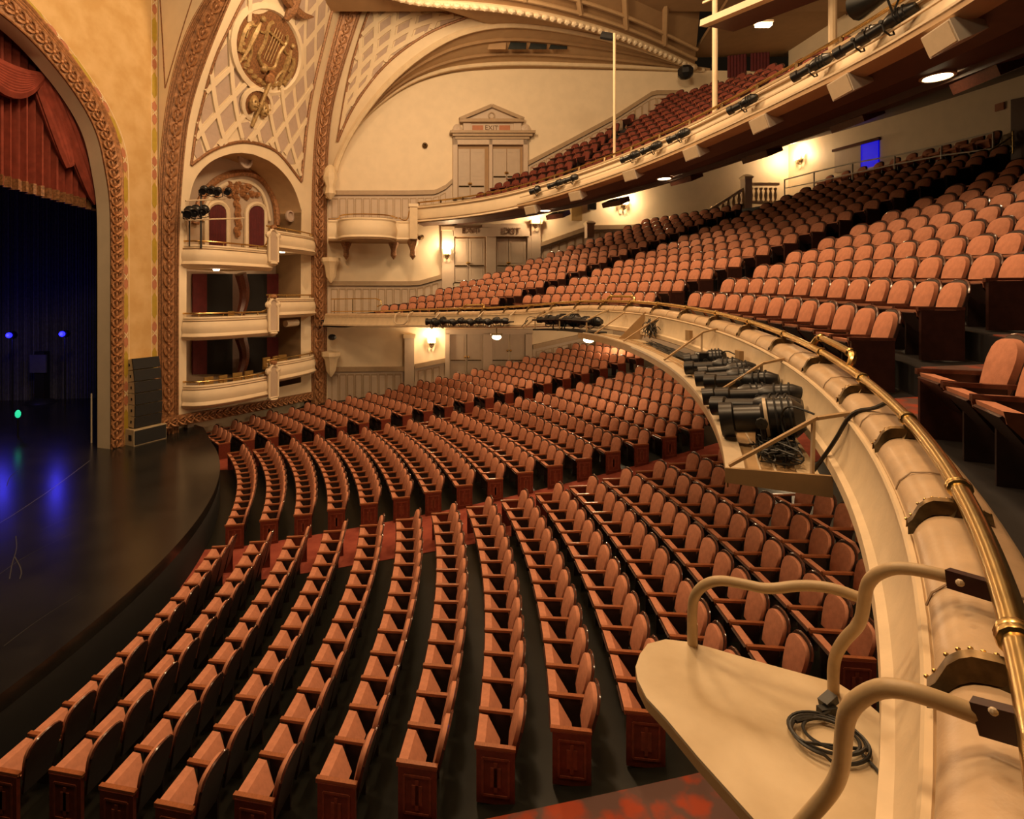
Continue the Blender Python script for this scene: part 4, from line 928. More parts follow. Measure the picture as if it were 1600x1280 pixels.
# lamps on the catwalk
CWL = [(6.05, .55, -.5, .62, .13, 'box', 'leftmost squat black lamp on the catwalk beside the parapet'), (5.65, .58, -.5, .8, .10, '', 'long black spotlight second from left on the catwalk'), (5.3, .52, -.47, .75, .1, '', 'black spotlight third from left on the catwalk'),
       (4.95, .62, -.46, .8, .1, '', 'long black spotlight fourth from left on the catwalk'), (4.65, .55, -.42, .85, .1, '', 'black spotlight in the middle of the catwalk pile'), (4.35, .66, -.5, .8, .1, '', 'low black spotlight in the middle of the catwalk'),
       (4.1, .5, -.42, .9, .105, '', 'long upper black spotlight near the big cylinder lamp'), (3.85, .6, -.46, .9, .105, '', 'long lower black spotlight beside the big cylinder lamp'), (3.45, .62, -.45, .75, .17, 'big', 'largest black cylinder lamp at the near end of the catwalk')]
for i, (s, n, dz, L, r, kd, lb_) in enumerate(CWL):
    t, nn = pframe(s); d = nn*.86+t*(.25+.15*math.sin(i*2.1))-UP*.12; f_ = fixture('stage_light', par(s, n, dz), d, L, r, lb_)
    obj('clamp', M().box(par(s, n, dz-.2), (.06, .1, .12), t, nn), K['blackm'], f_)
    if kd == 'big':
        e = nrm(np.cross(d, UP)); obj('band', M().lathe([(r*1.22, -.06), (r*1.22, -.03)], par(s, n, dz), 12, e, np.cross(e, nrm(d)), nrm(d)), K['steel'], f_)
    if kd == 'box': obj('housing', M().box(par(s, n-.05, dz), (.24, .36, .24), t, nn), K['black'], f_)
def tangle(name, s0, s1, n0, n1, dz, cnt, label, r=.008, hgt=.15):
    m = M()
    for i in range(cnt):
        P = [par(rng.uniform(s0, s1), rng.uniform(n0, n1), dz+rng.random()*hgt) for _ in range(6)]; m.tube(smooth(P, 26, 3), r, 4)
    obj(name, m, K['cable'], label=label, cat='cables', kind='stuff')
tangle('cable_tangle', 2.9, 3.5, .3, .75, -.71, 30, 'tangle of black cables at the near end of the catwalk')
tangle('cable_tangle', 6.2, 8.8, .3, .55, -.71, 26, 'mess of thin black cables lying along the far half of the catwalk', .009, .05)
tangle('cable_tangle', 8.4, 8.9, .2, .4, -.65, 14, 'bunch of black cables hanging beside the catwalk end plate', .009, .5)
for nm, pts, lb_, r in (('cable', [par(2.45, -.08, .1), par(2.5, -.02, .03), par(2.6, .06, -.02), par(2.66, .12, -.12), par(2.8, .16, -.35), par(2.9, .3, -.68)], 'thick black cable crossing the padded ledge from the brass rail', .016),
      ('cable', [par(3.1, .25, -.25), par(3.2, .45, -.2), par(3.3, .5, -.4), par(3.15, .4, -.65)], 'black cable loop with plug above the cable tangle', .01), ('cable', [par(5.65, .22, -.34), par(5.9, .35, -.28), par(6.0, .4, -.6)], 'pair of thin black leads from the near junction box', .01)):
    obj(nm, M().tube(smooth(pts, 24, 2), r, 6), K['cable'], label=lb_, cat='cable')
# rigs on the far part of the parapet
r2_ = thing('rig_shelf', par(11.2, .4, -.6), 'dark shelf with black lamps hung on the far curve of the parapet', 'lighting rig')
obj('shelf', M().slab(pline(10.5, 13.0, .22, -.68, 16), pline(10.5, 13.0, .75, -.68, 16), (0, 0, -.05), 16), K['black'], r2_)
obj('front_bar', M().tube(pline(10.5, 13.0, .75, -.4, 12), .03, 6), K['black'], r2_)
for s in (10.6, 11.8, 12.9): obj('upright', M().tube([par(s, .74, -.68), par(s, .74, -.38), par(s, .1, -.1)], .025, 5), K['tan'], r2_)
for i, s in enumerate((10.8, 11.2, 11.7, 12.2, 12.6)):
    t, n = pframe(s); fixture('stage_light', par(s, .5, -.42), t*(.9 if i != 2 else .8)+n*.3, .8, .15 if i in (2, 3) else .1, f'black lamp on the far parapet rig, {ORD[i+1]} from its right end', 'lamps on the far rig')
r3_ = thing('lamp_bar', par(15.8, .35, -.5), 'pipe with a row of small black lamps on the far straight parapet', 'lighting rig')
obj('pipe', M().tube(pline(14.3, 18.0, .35, -.42, 14), .025, 6), K['black'], r3_)
for s in (14.5, 15.9, 17.8): obj('arm', M().tube([par(s, .35, -.42), par(s, .3, -.2), par(s, .02, .0)], .025, 5), K['steel'], r3_)
for i, s in enumerate(np.linspace(14.75, 17.9, 9)):
    t, n = pframe(s); fixture('stage_light', par(s, .4, -.38), n*.4+t*.7-UP*.3*(i % 2), .5, .1 if i < 7 else .14, f'small black lamp on the far lamp bar, {ORD[i+1]} from its right end', 'lamps on the far bar')
obj('bracket_frame', M().tube(smooth([par(18.75, .05, .02), par(18.75, .35, -.05), par(18.75, .4, -.5), par(19.6, .4, -.5), par(19.6, .35, -.05), par(19.6, .05, .02)], 24, 1), .03, 6), K['steel'], label='pale bent-pipe frame hooked over the far parapet', cat='frame')
obj('cable_loops', M().tube(smooth([par(13.6, .1, -.3), par(13.75, .3, -.25), par(13.9, .3, -.6), par(13.7, .25, -.3), par(14.0, .3, -.6)], 24, 2), .012, 5), K['cable'], label='loose black cable loops on the far parapet', cat='cable')
obj('strut', M().bar(par(13.2, .1, -.1), par(13.6, .6, -.65), .08, .04), K['tanboard'], label='slanting tan strut on the far parapet', cat='strut')

# ------------------------------------------------------------------ white shelf with pipe guard in the foreground
PZ_ = ZC-1.7
sp = [(1012, 1006), (1000, 1022), (993, 1042), (996, 1062), (1010, 1090), (1040, 1122), (1090, 1182), (1180, 1282), (1240, 1355), (1430, 1355), (1395, 1240), (1394, 1180), (1388, 1140), (1374, 1115), (1345, 1090), (1310, 1068), (1200, 1038), (1110, 1012), (1075, 1003), (1040, 999)]
bd = thing('lamp_shelf', atZ(1150, 1150, PZ_), 'worn cream wooden shelf jutting out in front of the near parapet', 'shelf')
obj('board', M().poly([atZ(x, y, PZ_) for x, y in sp], (0, 0, -.012)), K['ply'], bd)
obj('edge', M().poly([atZ(x, y, PZ_)-V(0, 0, .013) for x, y in sp], (0, 0, -.04)), K['tanboard'], bd)
obj('bearer', M().bar(par(.6, .1, -.72), atZ(1180, 1130, PZ_)-V(0, 0, .07), .05, .06), K['tanboard'], bd)
def pipe(pts, Y0, Y1, r, nm='guard_pipe'):
    n = len(pts); P = [atY(x, y, Y0+(Y1-Y0)*(i/(n-1))) for i, (x, y) in enumerate(pts)]; return M().tube(smooth(P, 44, 3), r, 12)
pg = thing('pipe_guard', atZ(1085, 1006, PZ_), 'bent tan pipe guard rail from the white shelf to the brass rail', 'guard rail')
obj('side_pipe', pipe([(1082, 1012), (1081, 960), (1085, 925), (1115, 905), (1160, 912), (1200, 922), (1250, 914), (1300, 918), (1348, 936)], 2.66, 2.2, .022), K['tan'], pg)
obj('upright_pipe', pipe([(1302, 1082), (1302, 1030), (1318, 1000), (1345, 975), (1350, 940), (1356, 905), (1390, 887), (1430, 889), (1490, 903)], 2.34, 1.86, .022), K['tan'], pg)
obj('pipe_shoe', M().lathe([(.0221, .12), (.024, .12), (.024, 0), (.03, -.005)], atY(1082, 1012, 2.66), 12), K['tan'], pg)
s_ = 0.55
q0, q1 = atY(1482, 903, 1.85), atY(1556, 925, 1.74)
cp = obj('clamp', M().bar(q0, q1, .035, .06), K['pan'], pg); obj('bolt', M().ball(atY(1500, 911, 1.78), .012, 8), K['steel'], pg)
pg2 = thing('pipe_guard', atZ(1250, 1290, PZ_), 'nearest bent tan pipe beside the coiled cable', 'guard rail')
obj('upright_pipe', pipe([(1215, 1330), (1255, 1285), (1300, 1235), (1315, 1200), (1318, 1150), (1324, 1105), (1370, 1073), (1420, 1077), (1530, 1118)], 1.72, 1.27, .022), K['tan'], pg2)
obj('clamp', M().bar(atY(1525, 1118, 1.27), atY(1660, 1155, 1.16), .035, .07), K['pan'], pg2); obj('bolt', M().ball(atY(1552, 1112, 1.2), .009, 8), K['steel'], pg2)
# coiled cable
m = M(); P = []
cc = atZ(1292, 1155, PZ_+.012)
for i in range(120):
    a = i/120*2*pi*3.6; r = 1+.2*math.sin(a*.37+1)+.1*math.sin(a*1.13); P.append(cc+V(r*.115*math.cos(a)+.012*math.sin(i*.05), r*.095*math.sin(a), .006*(i % 30)/10+.004))
P += [atZ(1340, 1170, PZ_+.012), atZ(1372, 1205, PZ_+.012), atZ(1392, 1245, PZ_+.012), atZ(1408, 1290, PZ_+.012)]
cb = thing('coiled_cable', cc, 'coil of black electric cable with a plug lying on the white shelf', 'cable')
obj('coil', m.tube(P, .0062, 6), K['cable'], cb)
obj('plug', M().bar(atZ(1286, 1102, PZ_+.03), atZ(1302, 1088, PZ_+.05), .04, .035), K['cable'], cb); obj('plug', M().bar(atZ(1280, 1112, PZ_+.02), atZ(1305, 1108, PZ_+.02), .03, .03), K['cable'], cb)
obj('lead', M().tube(smooth([atZ(1292, 1098, PZ_+.03), atZ(1299, 1110, PZ_+.03), atZ(1285, 1118, PZ_+.02), cc+V(-.08, .06, .02)], 12, 2), .007, 5), K['cable'], cb)
# ------------------------------------------------------------------ seats
SW = .55
def seat_meshes():
    """parts of a tip-up seat, local: x across, y toward the stage, z up, origin on the floor under the arm"""
    P = {}
    def pad(half, y0, y1, th, bulge=.02):
        """half: right half of the outline, bottom to top; the pad leans from y0 at the foot to y1 at the top"""
        out = half+[(-x, z) for x, z in half[::-1]]; z0, z1 = half[0][1], half[-1][1]; m = M()
        def yy(z): return y0+(y1-y0)*(z-z0)/(z1-z0)
        c = len(out); cz = (z0+z1)/2
        f = [(x, yy(z)+th/2, z) for x, z in out]; b_ = [(x, yy(z)-th/2, z) for x, z in out]; inn = [(x*.8, yy(cz+(z-cz)*.84)+th/2+bulge, cz+(z-cz)*.84) for x, z in out]
        fs = [tuple(range(c))]
        for i in range(c):
            j = (i+1) % c; fs += [(c+i, c+j, j, i), (2*c+i, 2*c+j, c+j, c+i)]
        fs.append(tuple(range(2*c, 3*c))[::-1]); return m.add(inn+f+b_, fs)
    half = [(.175, .46), (.205, .58), (.222, .72), (.222, .80), (.2, .872), (.155, .918), (.09, .943), (.03, .95)]
    P['back_cushion'] = (pad(half, -.17, -.29, .05), 'fabric')
    hs = [(.19, .30), (.215, .5), (.241, .7), (.243, .81), (.22, .892), (.168, .945), (.098, .972), (.03, .98)]
    P['back_shell'] = (pad(hs, -.17, -.335, .03, -.004), 'shell')
    P['top_rim'] = (M().tube([(x, -.17-.165*(z-.3)/.68-.004, z+.002) for x, z in hs[3:]+[(-x, z) for x, z in hs[:2:-1]]], .015, 5), 'rim')
    m = M(); w0, w1 = .222, .115
    v = [(-w0, .235, .615), (w0, .235, .615), (-w0, .13, .607), (w0, .13, .607), (-w1, -.03, .41), (w1, -.03, .41), (-w1, .03, .345), (w1, .03, .345), (-w0, .215, .53), (w0, .215, .53)]
    m.add(v, [(0, 1, 3, 2), (2, 3, 5, 4), (4, 5, 7, 6), (1, 0, 8, 9), (0, 2, 4, 6, 8), (1, 9, 7, 5, 3)]); P['seat_cushion'] = (m, 'fabric')
    m = M(); p0, p1 = V(0, .236, .585), V(0, .04, .335); P['seat_pan'] = (m.slab([p0-V(.218, 0, 0), p1-V(.13, 0, 0)], [p0+V(.218, 0, 0), p1+V(.13, 0, 0)], (0, .018, -.012), 2), 'pan')
    P['armrest'] = (M().box((.275, 0, .63), (.055, .46, .035)).box((.275, .235, .622), (.055, .02, .05)), 'arm')
    P['standard'] = (M().box((.275, -.02, .31), (.03, .26, .61)), 'shell')
    e = M().box((.285, 0, .305), (.05, .44, .61)); P['end_panel'] = (e, 'endp')
    r = M()
    for (y, z, ly, lz) in ((0, .52, .3, .025), (0, .1, .3, .025), (-.15, .31, .025, .42), (.15, .31, .025, .42), (0, .31, .12, .22), (0, .31, .04, .34)): r.box((.312, y, z), (.012, ly, lz))
    P['carved_frame'] = (r, 'carved')
    return P
SP = seat_meshes(); SM = {}
for k, (m, mt) in SP.items(): SM[k] = m.mesh(k); SM[k].materials.append(K[mt])
flip = Matrix.Diagonal((-1, 1, 1, 1))
def mirrored(key):
    m, mt = SP[key]; q = M(); q.v = [(-x, y, z) for x, y, z in m.v]; q.f = [f[::-1] for f in m.f]; me = q.mesh(key); me.materials.append(K[mt]); return me
for k in ('armrest', 'standard', 'end_panel', 'carved_frame'): SM[k+'_m'] = mirrored(k)
for k in ('armrest', 'armrest_m'): SM[k+'_d'] = SM[k].copy(); SM[k+'_d'].materials.clear(); SM[k+'_d'].materials.append(K['rim'])
for k in ('end_panel', 'end_panel_m'): SM[k+'_d'] = SM[k].copy(); SM[k+'_d'].materials.clear(); SM[k+'_d'].materials.append(K['pan'])
def build_seat(name, s):
    t = thing(name, s['p'], s['label'], 'seat', s['group'], s['rz'])
    sfx = '' if name[0] == 'o' else '_d'
    for k in ('back_cushion', 'back_shell', 'top_rim', 'seat_cushion', 'seat_pan', 'armrest'): inst(k, SM[k+sfx] if k == 'armrest' else SM[k], t)
    if s['end'] & 1:
        e = inst('end_panel', SM['end_panel'+sfx], t)
        if not sfx: inst('carved_frame', SM['carved_frame'], e)
    else: inst('standard', SM['standard'], t)
    if s['end'] & 2:
        inst('armrest', SM['armrest_m'+sfx], t); e = inst('end_panel', SM['end_panel_m'+sfx], t)
        if not sfx: inst('carved_frame', SM['carved_frame_m'], e)
    return t
def mass(name, seats, label, cat, swap={}):
    """the seats past the limit, all in one object of kind stuff"""
    mats = {}; V_, F_, I_ = [], [], []; nb = 0; order = []
    cache = {}
    for k, (m, mt) in SP.items():
        for mir in (0, 1):
            v = np.array(m.v)*(V(-1, 1, 1) if mir else 1); cache[k, mir] = (v, [f[::-1] for f in m.f] if mir else m.f, mt)
    for s in seats:
        c, q = math.cos(s['rz']), math.sin(s['rz'])
        parts = [(k, 0) for k in ('back_cushion', 'back_shell', 'top_rim', 'seat_cushion', 'seat_pan', 'armrest')]+[('end_panel' if s['end'] & 1 else 'standard', 0)]+([('armrest', 1), ('end_panel', 1)] if s['end'] & 2 else [])
        for k in parts:
            v, f, mt = cache[k]; mt = swap.get(mt, mt)
            if mt not in mats: mats[mt] = len(mats); order.append(mt)
            V_.append(np.stack([s['p'][0]+v[:, 0]*c-v[:, 1]*q, s['p'][1]+v[:, 0]*q+v[:, 1]*c, s['p'][2]+v[:, 2]], 1)); F_ += [tuple(i+nb for i in g) for g in f]; I_ += [mats[mt]]*len(f); nb += len(v)
    me = bpy.data.meshes.new(name); me.from_pydata(np.vstack(V_).tolist(), [], F_)
    for mt in order: me.materials.append(K[mt])
    me.polygons.foreach_set('material_index', I_); me.shade_smooth(); me.set_sharp_from_angle(angle=.6)
    o = bpy.data.objects.new(name, me); COL.objects.link(o); return tag(o, label, cat, None, 'stuff')
def rowseats(c, R, a0, a1, z, n=None):
    n = n or max(1, round((a1-a0)*R/SW)); st = (a1-a0)/n; return [(a0+st*(i+.5), n-1-i, i, n) for i in range(n)]
def oang(p): return math.atan2(p[1]-C0[1], p[0]-C0[0])
def visible(p, m=30):
    if p[1] < .8: return False
    x, y = proj(V(p[0], p[1], p[2]+.7)); return -m < x < 1600+m and -m < y < 1280+m
EDGE = [(700, 500), (880, 515), (985, 545), (1060, 590), (1110, 655), (1140, 744), (1322, 746), (1330, 785), (1344, 860), (1370, 960), (1392, 1080), (1400, 1300)]
def hid_orch(p):
    x, y = proj(V(p[0], p[1], p[2]+.95))
    if x > np.interp(y, [q[1] for q in EDGE], [q[0] for q in EDGE])+(14 if y < 745 else 6): return True
    return x > 1010 and y > 1110+(x-1180)*.0 and x > 1000+(y-1060)*.9
OS = []
def block(tag_, lo, hi, cnt_from, bname, rows, cut=None):
    for k in range(rows):
        R = okR(k); z = float(ozf(k)); pa, pb = isect(*lo, R), isect(*hi, R) if hi else None
        a0 = oang(pa); a1 = oang(pb)
        if cut: a0 += cut(k)/R
        n = max(1, round((a1-a0)*R/SW)); st = (a1-a0)/n
        for i in range(n):
            a = a0+st*(i+.5); p = V(C0[0]+R*math.cos(a), C0[1]+R*math.sin(a), z)
            idx = (n-i) if cnt_from == 'hi' else i+1
            # facing the stage: local +y = -radial, local +x = counter-clockwise seen from the seat's own right
            OS.append(dict(p=p, rz=a+pi/2, end=(1 if i == n-1 else 0)|(2 if i == 0 else 0), row=k, i=idx, last=idx == n, blk=bname, mir=i, fr='centre' if bname in ('near', 'middle') else 'far'))
block('n', AIS[1], AIS[0], 'hi', 'near', 20, lambda k: [1.1, .9, .5, .1][k] if k < 4 else 0)
block('m', AIS[2], AIS[3], 'lo', 'middle', 21)
# far block: from the far aisle to the side wall
for k in range(22):
    R = okR(k); z = float(ozf(k)); a0 = oang(isect(*AIS[4], R)); n = [5, 6, 6, 7, 7, 8, 8, 8, 8, 8, 9, 9, 9, 9, 9, 9, 9, 9, 9, 9, 9, 9][k]
    for i in range(n):
        a = a0+SW/R*(i+.5); p = V(C0[0]+R*math.cos(a), C0[1]+R*math.sin(a), z)
        if p[1] > 29.2+.1*p[0] or np.dot(p[:2]-L0, nB) < -.12: continue
        OS.append(dict(p=p, rz=a+pi/2, end=(1 if i == n-1 else 0)|(2 if i == 0 else 0), row=k, i=i+1, last=False, blk='far', fr='far'))
OS = [s for s in OS if visible(s['p']) and not hid_orch(s['p'])]
for s in OS:
    s['label'] = f"orange velvet tip-up seat, {ORD[s['i']]} from the {s['fr']} aisle of the {ORD[s['row']+1]} orchestra row, {s['blk']} block"
    s['group'] = f"{s['blk']} block of orchestra seats"
OS.sort(key=lambda s: s['p'][1]**2+s['p'][0]**2)
for s in OS[:318]: build_seat('orchestra_chair', s)
if OS[318:]: mass('orchestra_chair_rows', OS[318:], 'remaining rows of orange orchestra seats farther back under the mezzanine', 'seats')
MS = []
for bi, (lo, hi, bname, rows) in enumerate(((MA[1], MA[0], 'far', 13), (MA[3], MA[2], 'middle', 14), (MA[5], MA[4], 'central', 15), ((-3.5, .05), (4.45, .085), 'nearest', 13))):
    for k in range(rows):
        R = mR(k); a0, a1 = [mph(misect(*l, R)) for l in (lo, hi)]; n = max(1, round((a1-a0)*R/SW)); st = (a1-a0)/n
        for i in range(n):
            a = a0+st*(i+.5); p = mpt(R, a, mz(k, a)); idx = n-i
            MS.append(dict(p=p, rz=a+pi/2, end=(1 if i == n-1 else 0)|(2 if i == 0 else 0), row=k, i=idx, blk=bname))
def hid_mez(s):
    p = s['p']; x, y = proj(V(p[0], p[1], p[2]+.9))
    if p[0] > 19: return True
    return False
MS = [s for s in MS if visible(s['p'], 20) and not hid_mez(s)]
for s in MS:
    s['label'] = f"orange mezzanine seat, {ORD[s['i']]} from the left in the {ORD[s['row']+1]} row, {s['blk']} mezzanine block"; s['group'] = f"{s['blk']} block of mezzanine seats"
MS.sort(key=lambda s: s['p'][1]**2+s['p'][0]**2+(s['row'] > 8)*300)
for s in MS[:318]: build_seat('mezzanine_chair', s)
mass('mezzanine_chair_rows', MS[318:], 'remaining rows of mezzanine seats high at the back and far side', 'seats', {'arm': 'rim', 'endp': 'pan'})
print('seats', len(OS), len(MS))
# ------------------------------------------------------------------ balcony
RB = 20.0
BT = [(-.45, 4.75), (-.2, 5.0), (-.08, 5.2), (.1, 5.4), (.19, 5.37), (.34, 5.3), (.54, 5.12), (.69, 4.93), (.83, 4.83), (1.04, 4.86), (1.2, 4.88)]
def bz(a): return ZC+np.mean([np.interp(a+d, [q[0] for q in BT], [q[1] for q in BT]) for d in (-.08, 0, .08)])
def bal(a, n=0, dz=0):
    """angle about the mezzanine centre, n toward the stage, height from the balcony rail"""
    return V(CM[0]+(RB-n)*math.cos(a), CM[1]+(RB-n)*math.sin(a), bz(a)+dz)
def bang(px, Yg=None, R=RB):
    t = (px-CX)/F; a = 1+t*t; b = -2*(t*CM[0]+CM[1]); c = CM[0]**2+CM[1]**2-R*R; Y = (-b+math.sqrt(b*b-4*a*c))/(2*a); return math.atan2(Y-CM[1], t*Y-CM[0])
aE = bang(652); AA = np.linspace(-.62, aE, 110)
def bfr(a): return (bal(a), V(-math.cos(a), -math.sin(a), 0), UP)
wb_ = obj('wall_balcony', M().sweep([(-.2, -.1), (.02, -.1), (.06, -.16), (.02, -.24), (.05, -.4), (.1, -.6), (.06, -.78), (.12, -.84), (.16, -.92), (.0, -.98), (-.3, -.98), (-.2, -.5)], [bfr(a) for a in AA], True), K['cream'], kind='structure', label='curved cream front of the upper balcony')
obj('ledge', M().sweep([(-.24, -.1), (.05, -.1), (.07, -.05), (-.2, -.03)], [bfr(a) for a in AA], True), K['creamtrim'], wb_)
for dz, n in ((-.2, .07), (-.8, .12)): obj('moulding', M().tube([bal(a, n, dz) for a in AA], .03, 5), K['capw'], wb_)
br_ = thing('brass_railing', bal(.2), 'brass handrail along the upper balcony front', 'railing')
obj('rail', M().tube([bal(a, -.05, .12) for a in AA], .04, 6), K['brass'], br_)
for a in np.arange(-.3, aE, .07): obj('bracket', M().tube([bal(a, -.05, .12), bal(a, -.02, -.03)], .05, 5), K['brassd'], br_)
a0_ = bang(819)
AB = np.linspace(-.62, a0_, 80)
tr_ = thing('cable_trough', bal(.2, .4, -.9), 'long brown ledge under the balcony front that carries lamps and speakers', 'ledge')
obj('trough', M().sweep([(.1, -.86), (.42, -.86), (.46, -.8), (.46, -.94), (.3, -1.0), (.1, -1.0)], [bfr(a) for a in AB], True), K['ceil'], tr_)
obj('lip', M().tube([bal(a, .46, -.82) for a in AB], .035, 5), K['steel'], tr_)
obj('pipe', M().tube([bal(a, .28, -.5) for a in AB], .03, 5), K['steel'], tr_)
# soffit
G = []
for a in AA:
    r = V(math.cos(a), math.sin(a)); row = []
    for d, dz in ((-.1, -.98), (.6, -1.08), (.62, -.98), (1.9, -.8), (1.92, -.95), (2.6, -.8), (2.62, -.64), (4, -.25), (6, .45), (10, 1.7), (17, 3.6)):
        q = CM+r*(RB+d); row.append(V(q[0], q[1], bz(a)+dz))
    G.append(row)
obj('ceiling_balcony', M().grid(G), K['soffit'], kind='structure', label='dark brown underside of the upper balcony')
for px, py, lb_, R in ((1465, 112, 'nearest', 21.6), (1038, 272, 'middle', 21.6), (852, 331, 'far', 21.6)):
    a = bang(px, R=R); q = CM+V(math.cos(a), math.sin(a))*R; z = bz(a)-.84; p = V(q[0], q[1], z-.03)
    t = thing('downlight', p, f'round lit downlight in the brown balcony underside, the {lb_} of three', 'light')
    obj('lens', M().lathe([(.01, -.02), (.22, -.02), (.24, .04)], p, 14), K['glow'], t); obj('ring', M().lathe([(.24, -.03), (.29, -.02), (.29, .04)], p, 14), K['steel'], t)
    lamp('downlight_lamp', 'SPOT', p-V(0, 0, .08), 130, size=.15, to=p-V(0, 0, 3), spot=130)
# small side balcony with bulging front
def sb(px, off, py): return wp(px, py, off)
d0, d1 = 1.6, 2.0
t = thing('side_balcony', sb(575, 1.6, 370), 'small side balcony with a rounded bulging cream front', 'balcony')
pa, pb = wp(513, 352, 1.6), wp(645, 352, 1.6); Lb = np.linalg.norm((pb-pa)[:2]); P = []
for u in np.linspace(0, 1, 50):
    x = u*133+513; c = 0
    if 530 < x < 618: q = (x-574)/44; c = 1.15*(1-abs(q)**2.6)**.5
    P.append(V(*(pa+(pb-pa)*u)[:2], 0)+nW3*c)
P = np.array(P); zt = wp(574, 340, 2.7)[2]
T = np.gradient(P, axis=0); frs2 = [(p+V(0, 0, zt), nrm(V(t_[1], -t_[0], 0)), UP) for p, t_ in zip(P, T)]
obj('front_panel', M().sweep([(-.2, -.02), (.0, 0), (.04, -.06), (.0, -.14), (.06, -.4), (.08, -.65), (.02, -.85), (.06, -.95), (-.1, -1.05), (-.2, -1.0)], frs2), K['cream'], t)
obj('floor_slab', M().slab(P+V(0, 0, zt-.95), np.array([wp(513+133*u, 352, .05)*V(1, 1, 0) for u in np.linspace(0, 1, 50)])+V(0, 0, zt-.95), (0, 0, -.08), 50), K['ceild'], t)
obj('brass_rail', M().tube(P[7:41]+V(0, 0, zt+.16), .035, 6), K['brass'], t)
obj('brass_rail', M().tube(smooth([P[0]+V(0, 0, zt+.06), P[6]+V(0, 0, zt+.06), P[7]+V(0, 0, zt+.16)], 10, 1), .03, 6), K['brass'], t)
obj('brass_rail', M().tube(smooth([P[41]+V(0, 0, zt+.16), P[43]+V(0, 0, zt+.05), P[46]+V(0, 0, zt+.05), P[47]+V(0, 0, zt+.6), P[49]+V(0, 0, zt+.75)], 14, 1), .03, 6), K['brass'], t)
pl = thing('pilaster', wp(646, 375, 1.7), 'narrow cream pilaster between the side balcony and the upper balcony front', 'pilaster')
q0, q1 = wp(646, 322, 1.75), wp(646, 374, 1.75); obj('shaft', M().box((q0+q1)/2, (.4, .5, q0[2]-q1[2]), dW3, nW3), K['creamtrim'], pl); obj('cap', M().box(q0, (.5, .6, .16), dW3, nW3), K['cream'], pl)
for x, y in ((541, 388), (615, 388), (645, 388)): 
    q = wp(x, y, .7 if x < 640 else 1.5); obj('bracket', M().prism if 0 else M().lathe([(.02, -.6), (.16, -.4), (.14, -.1), (.3, .3), (.3, .45), (.01, .45)], q, 8), K['goldd'], pl if x > 640 else t)
# balcony floor and seats
AF_ = np.linspace(-.5, aE-.02, 50)
def bkz(k, a): return bz(a)-.78+.56*k
NB = 9
G = []
for a in AF_:
    r = V(math.cos(a), math.sin(a)); row = [V(*(CM+r*(RB+.22)), bkz(0, a))]
    for k in range(NB): q = CM+r*(RB+1.45+.85*k); row += [V(*q, bkz(k, a)), V(*(q+r*.001), bkz(k+1, a))]
    G.append(row)
obj('floor_balcony', M().grid(G), K['mfloor'], kind='structure', label='dark stepped floor of the upper balcony')
BS = []
for k in range(13):
    R = RB+1.0+.85*k; a = -.45
    while a < 1.25:
        a += SW/R; p = V(CM[0]+R*math.cos(a), CM[1]+R*math.sin(a), bkz(k, min(a, aE)))
        if p[1] > 29.3+.1*p[0] or p[0] > 19.2: continue
        x, y = proj(p+V(0, 0, .8)); 
        if x < 742 or not (-20 < y < 330) or x > 1560: continue
        if proj(p+V(0, 0, .95))[1] < np.interp(x, [740, 1020, 1060, 1200, 1300, 1400, 1500], [230, 141, 138, 98, 60, 18, -40]): continue
        if abs((a % .33)-.02) < .018: continue
        BS.append(dict(p=p, rz=a+pi/2, end=0, row=k, a=a))
BS.sort(key=lambda s: s['p'][1]**2+s['p'][0]**2)
by = {}
for s in sorted(BS, key=lambda s: -s['a']): by[s['row']] = by.get(s['row'], 0)+1; s['i'] = by[s['row']]
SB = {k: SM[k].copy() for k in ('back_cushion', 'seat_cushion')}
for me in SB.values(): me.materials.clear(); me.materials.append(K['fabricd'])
fr_s = [s for s in BS if s['row'] < 3][:240]; ids = {id(s) for s in fr_s}
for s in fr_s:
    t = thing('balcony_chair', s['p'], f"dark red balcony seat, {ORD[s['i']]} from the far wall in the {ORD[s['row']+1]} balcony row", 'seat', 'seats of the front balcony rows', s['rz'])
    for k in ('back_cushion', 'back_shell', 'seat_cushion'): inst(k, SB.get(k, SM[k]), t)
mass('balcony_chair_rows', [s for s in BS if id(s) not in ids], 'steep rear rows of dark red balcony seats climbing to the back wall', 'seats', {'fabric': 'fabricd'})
# lamps and speakers along the balcony front
for i, (px, lb_, L) in enumerate(((836, 'farthest single lamp', .5), (868, '', .7), (892, '', .6), (985, '', .7), (1018, '', .7), (1060, '', .7), (1160, '', .75), (1268, '', .8), (1340, '', .8), (1385, '', .9))):
    a = bang(px, R=RB-.35); d = V(-math.sin(a), math.cos(a), 0)*.85+V(-math.cos(a), -math.sin(a), 0)*.5-UP*.25
    f_ = fixture('stage_light', bal(a, .35, -.38), d, L, .11 if i else .13, f'black spotlight on the balcony front, {ORD[i+1]} from the far end')
a = bang(1395, R=RB-.4); d = nrm(V(-math.sin(a), math.cos(a), .0)*.8+V(-math.cos(a), -math.sin(a), 0)*.3+UP*.1); e1 = nrm(np.cross(d, UP)); e2 = np.cross(e1, d)
fs_ = thing('follow_spot', bal(a, .4, .05), 'largest black flared lamp on the near end of the balcony front', 'stage light')
obj('body', M().lathe([(.01, -.8), (.12, -.8), (.15, -.3), (.12, .1), (.14, .2)], bal(a, .4, .1), 12, e1, e2, d), K['black'], fs_); obj('flared_hood', M().lathe([(.14, .2), (.28, .62), (.26, .62), (.1, .25)], bal(a, .4, .1), 14, e1, e2, d), K['cable'], fs_)
obj('yoke', M().tube([bal(a, .4, .1)+e1*.2, bal(a, .4, -.3), bal(a, .4, .1)-e1*.2], .02, 5), K['blackm'], fs_)
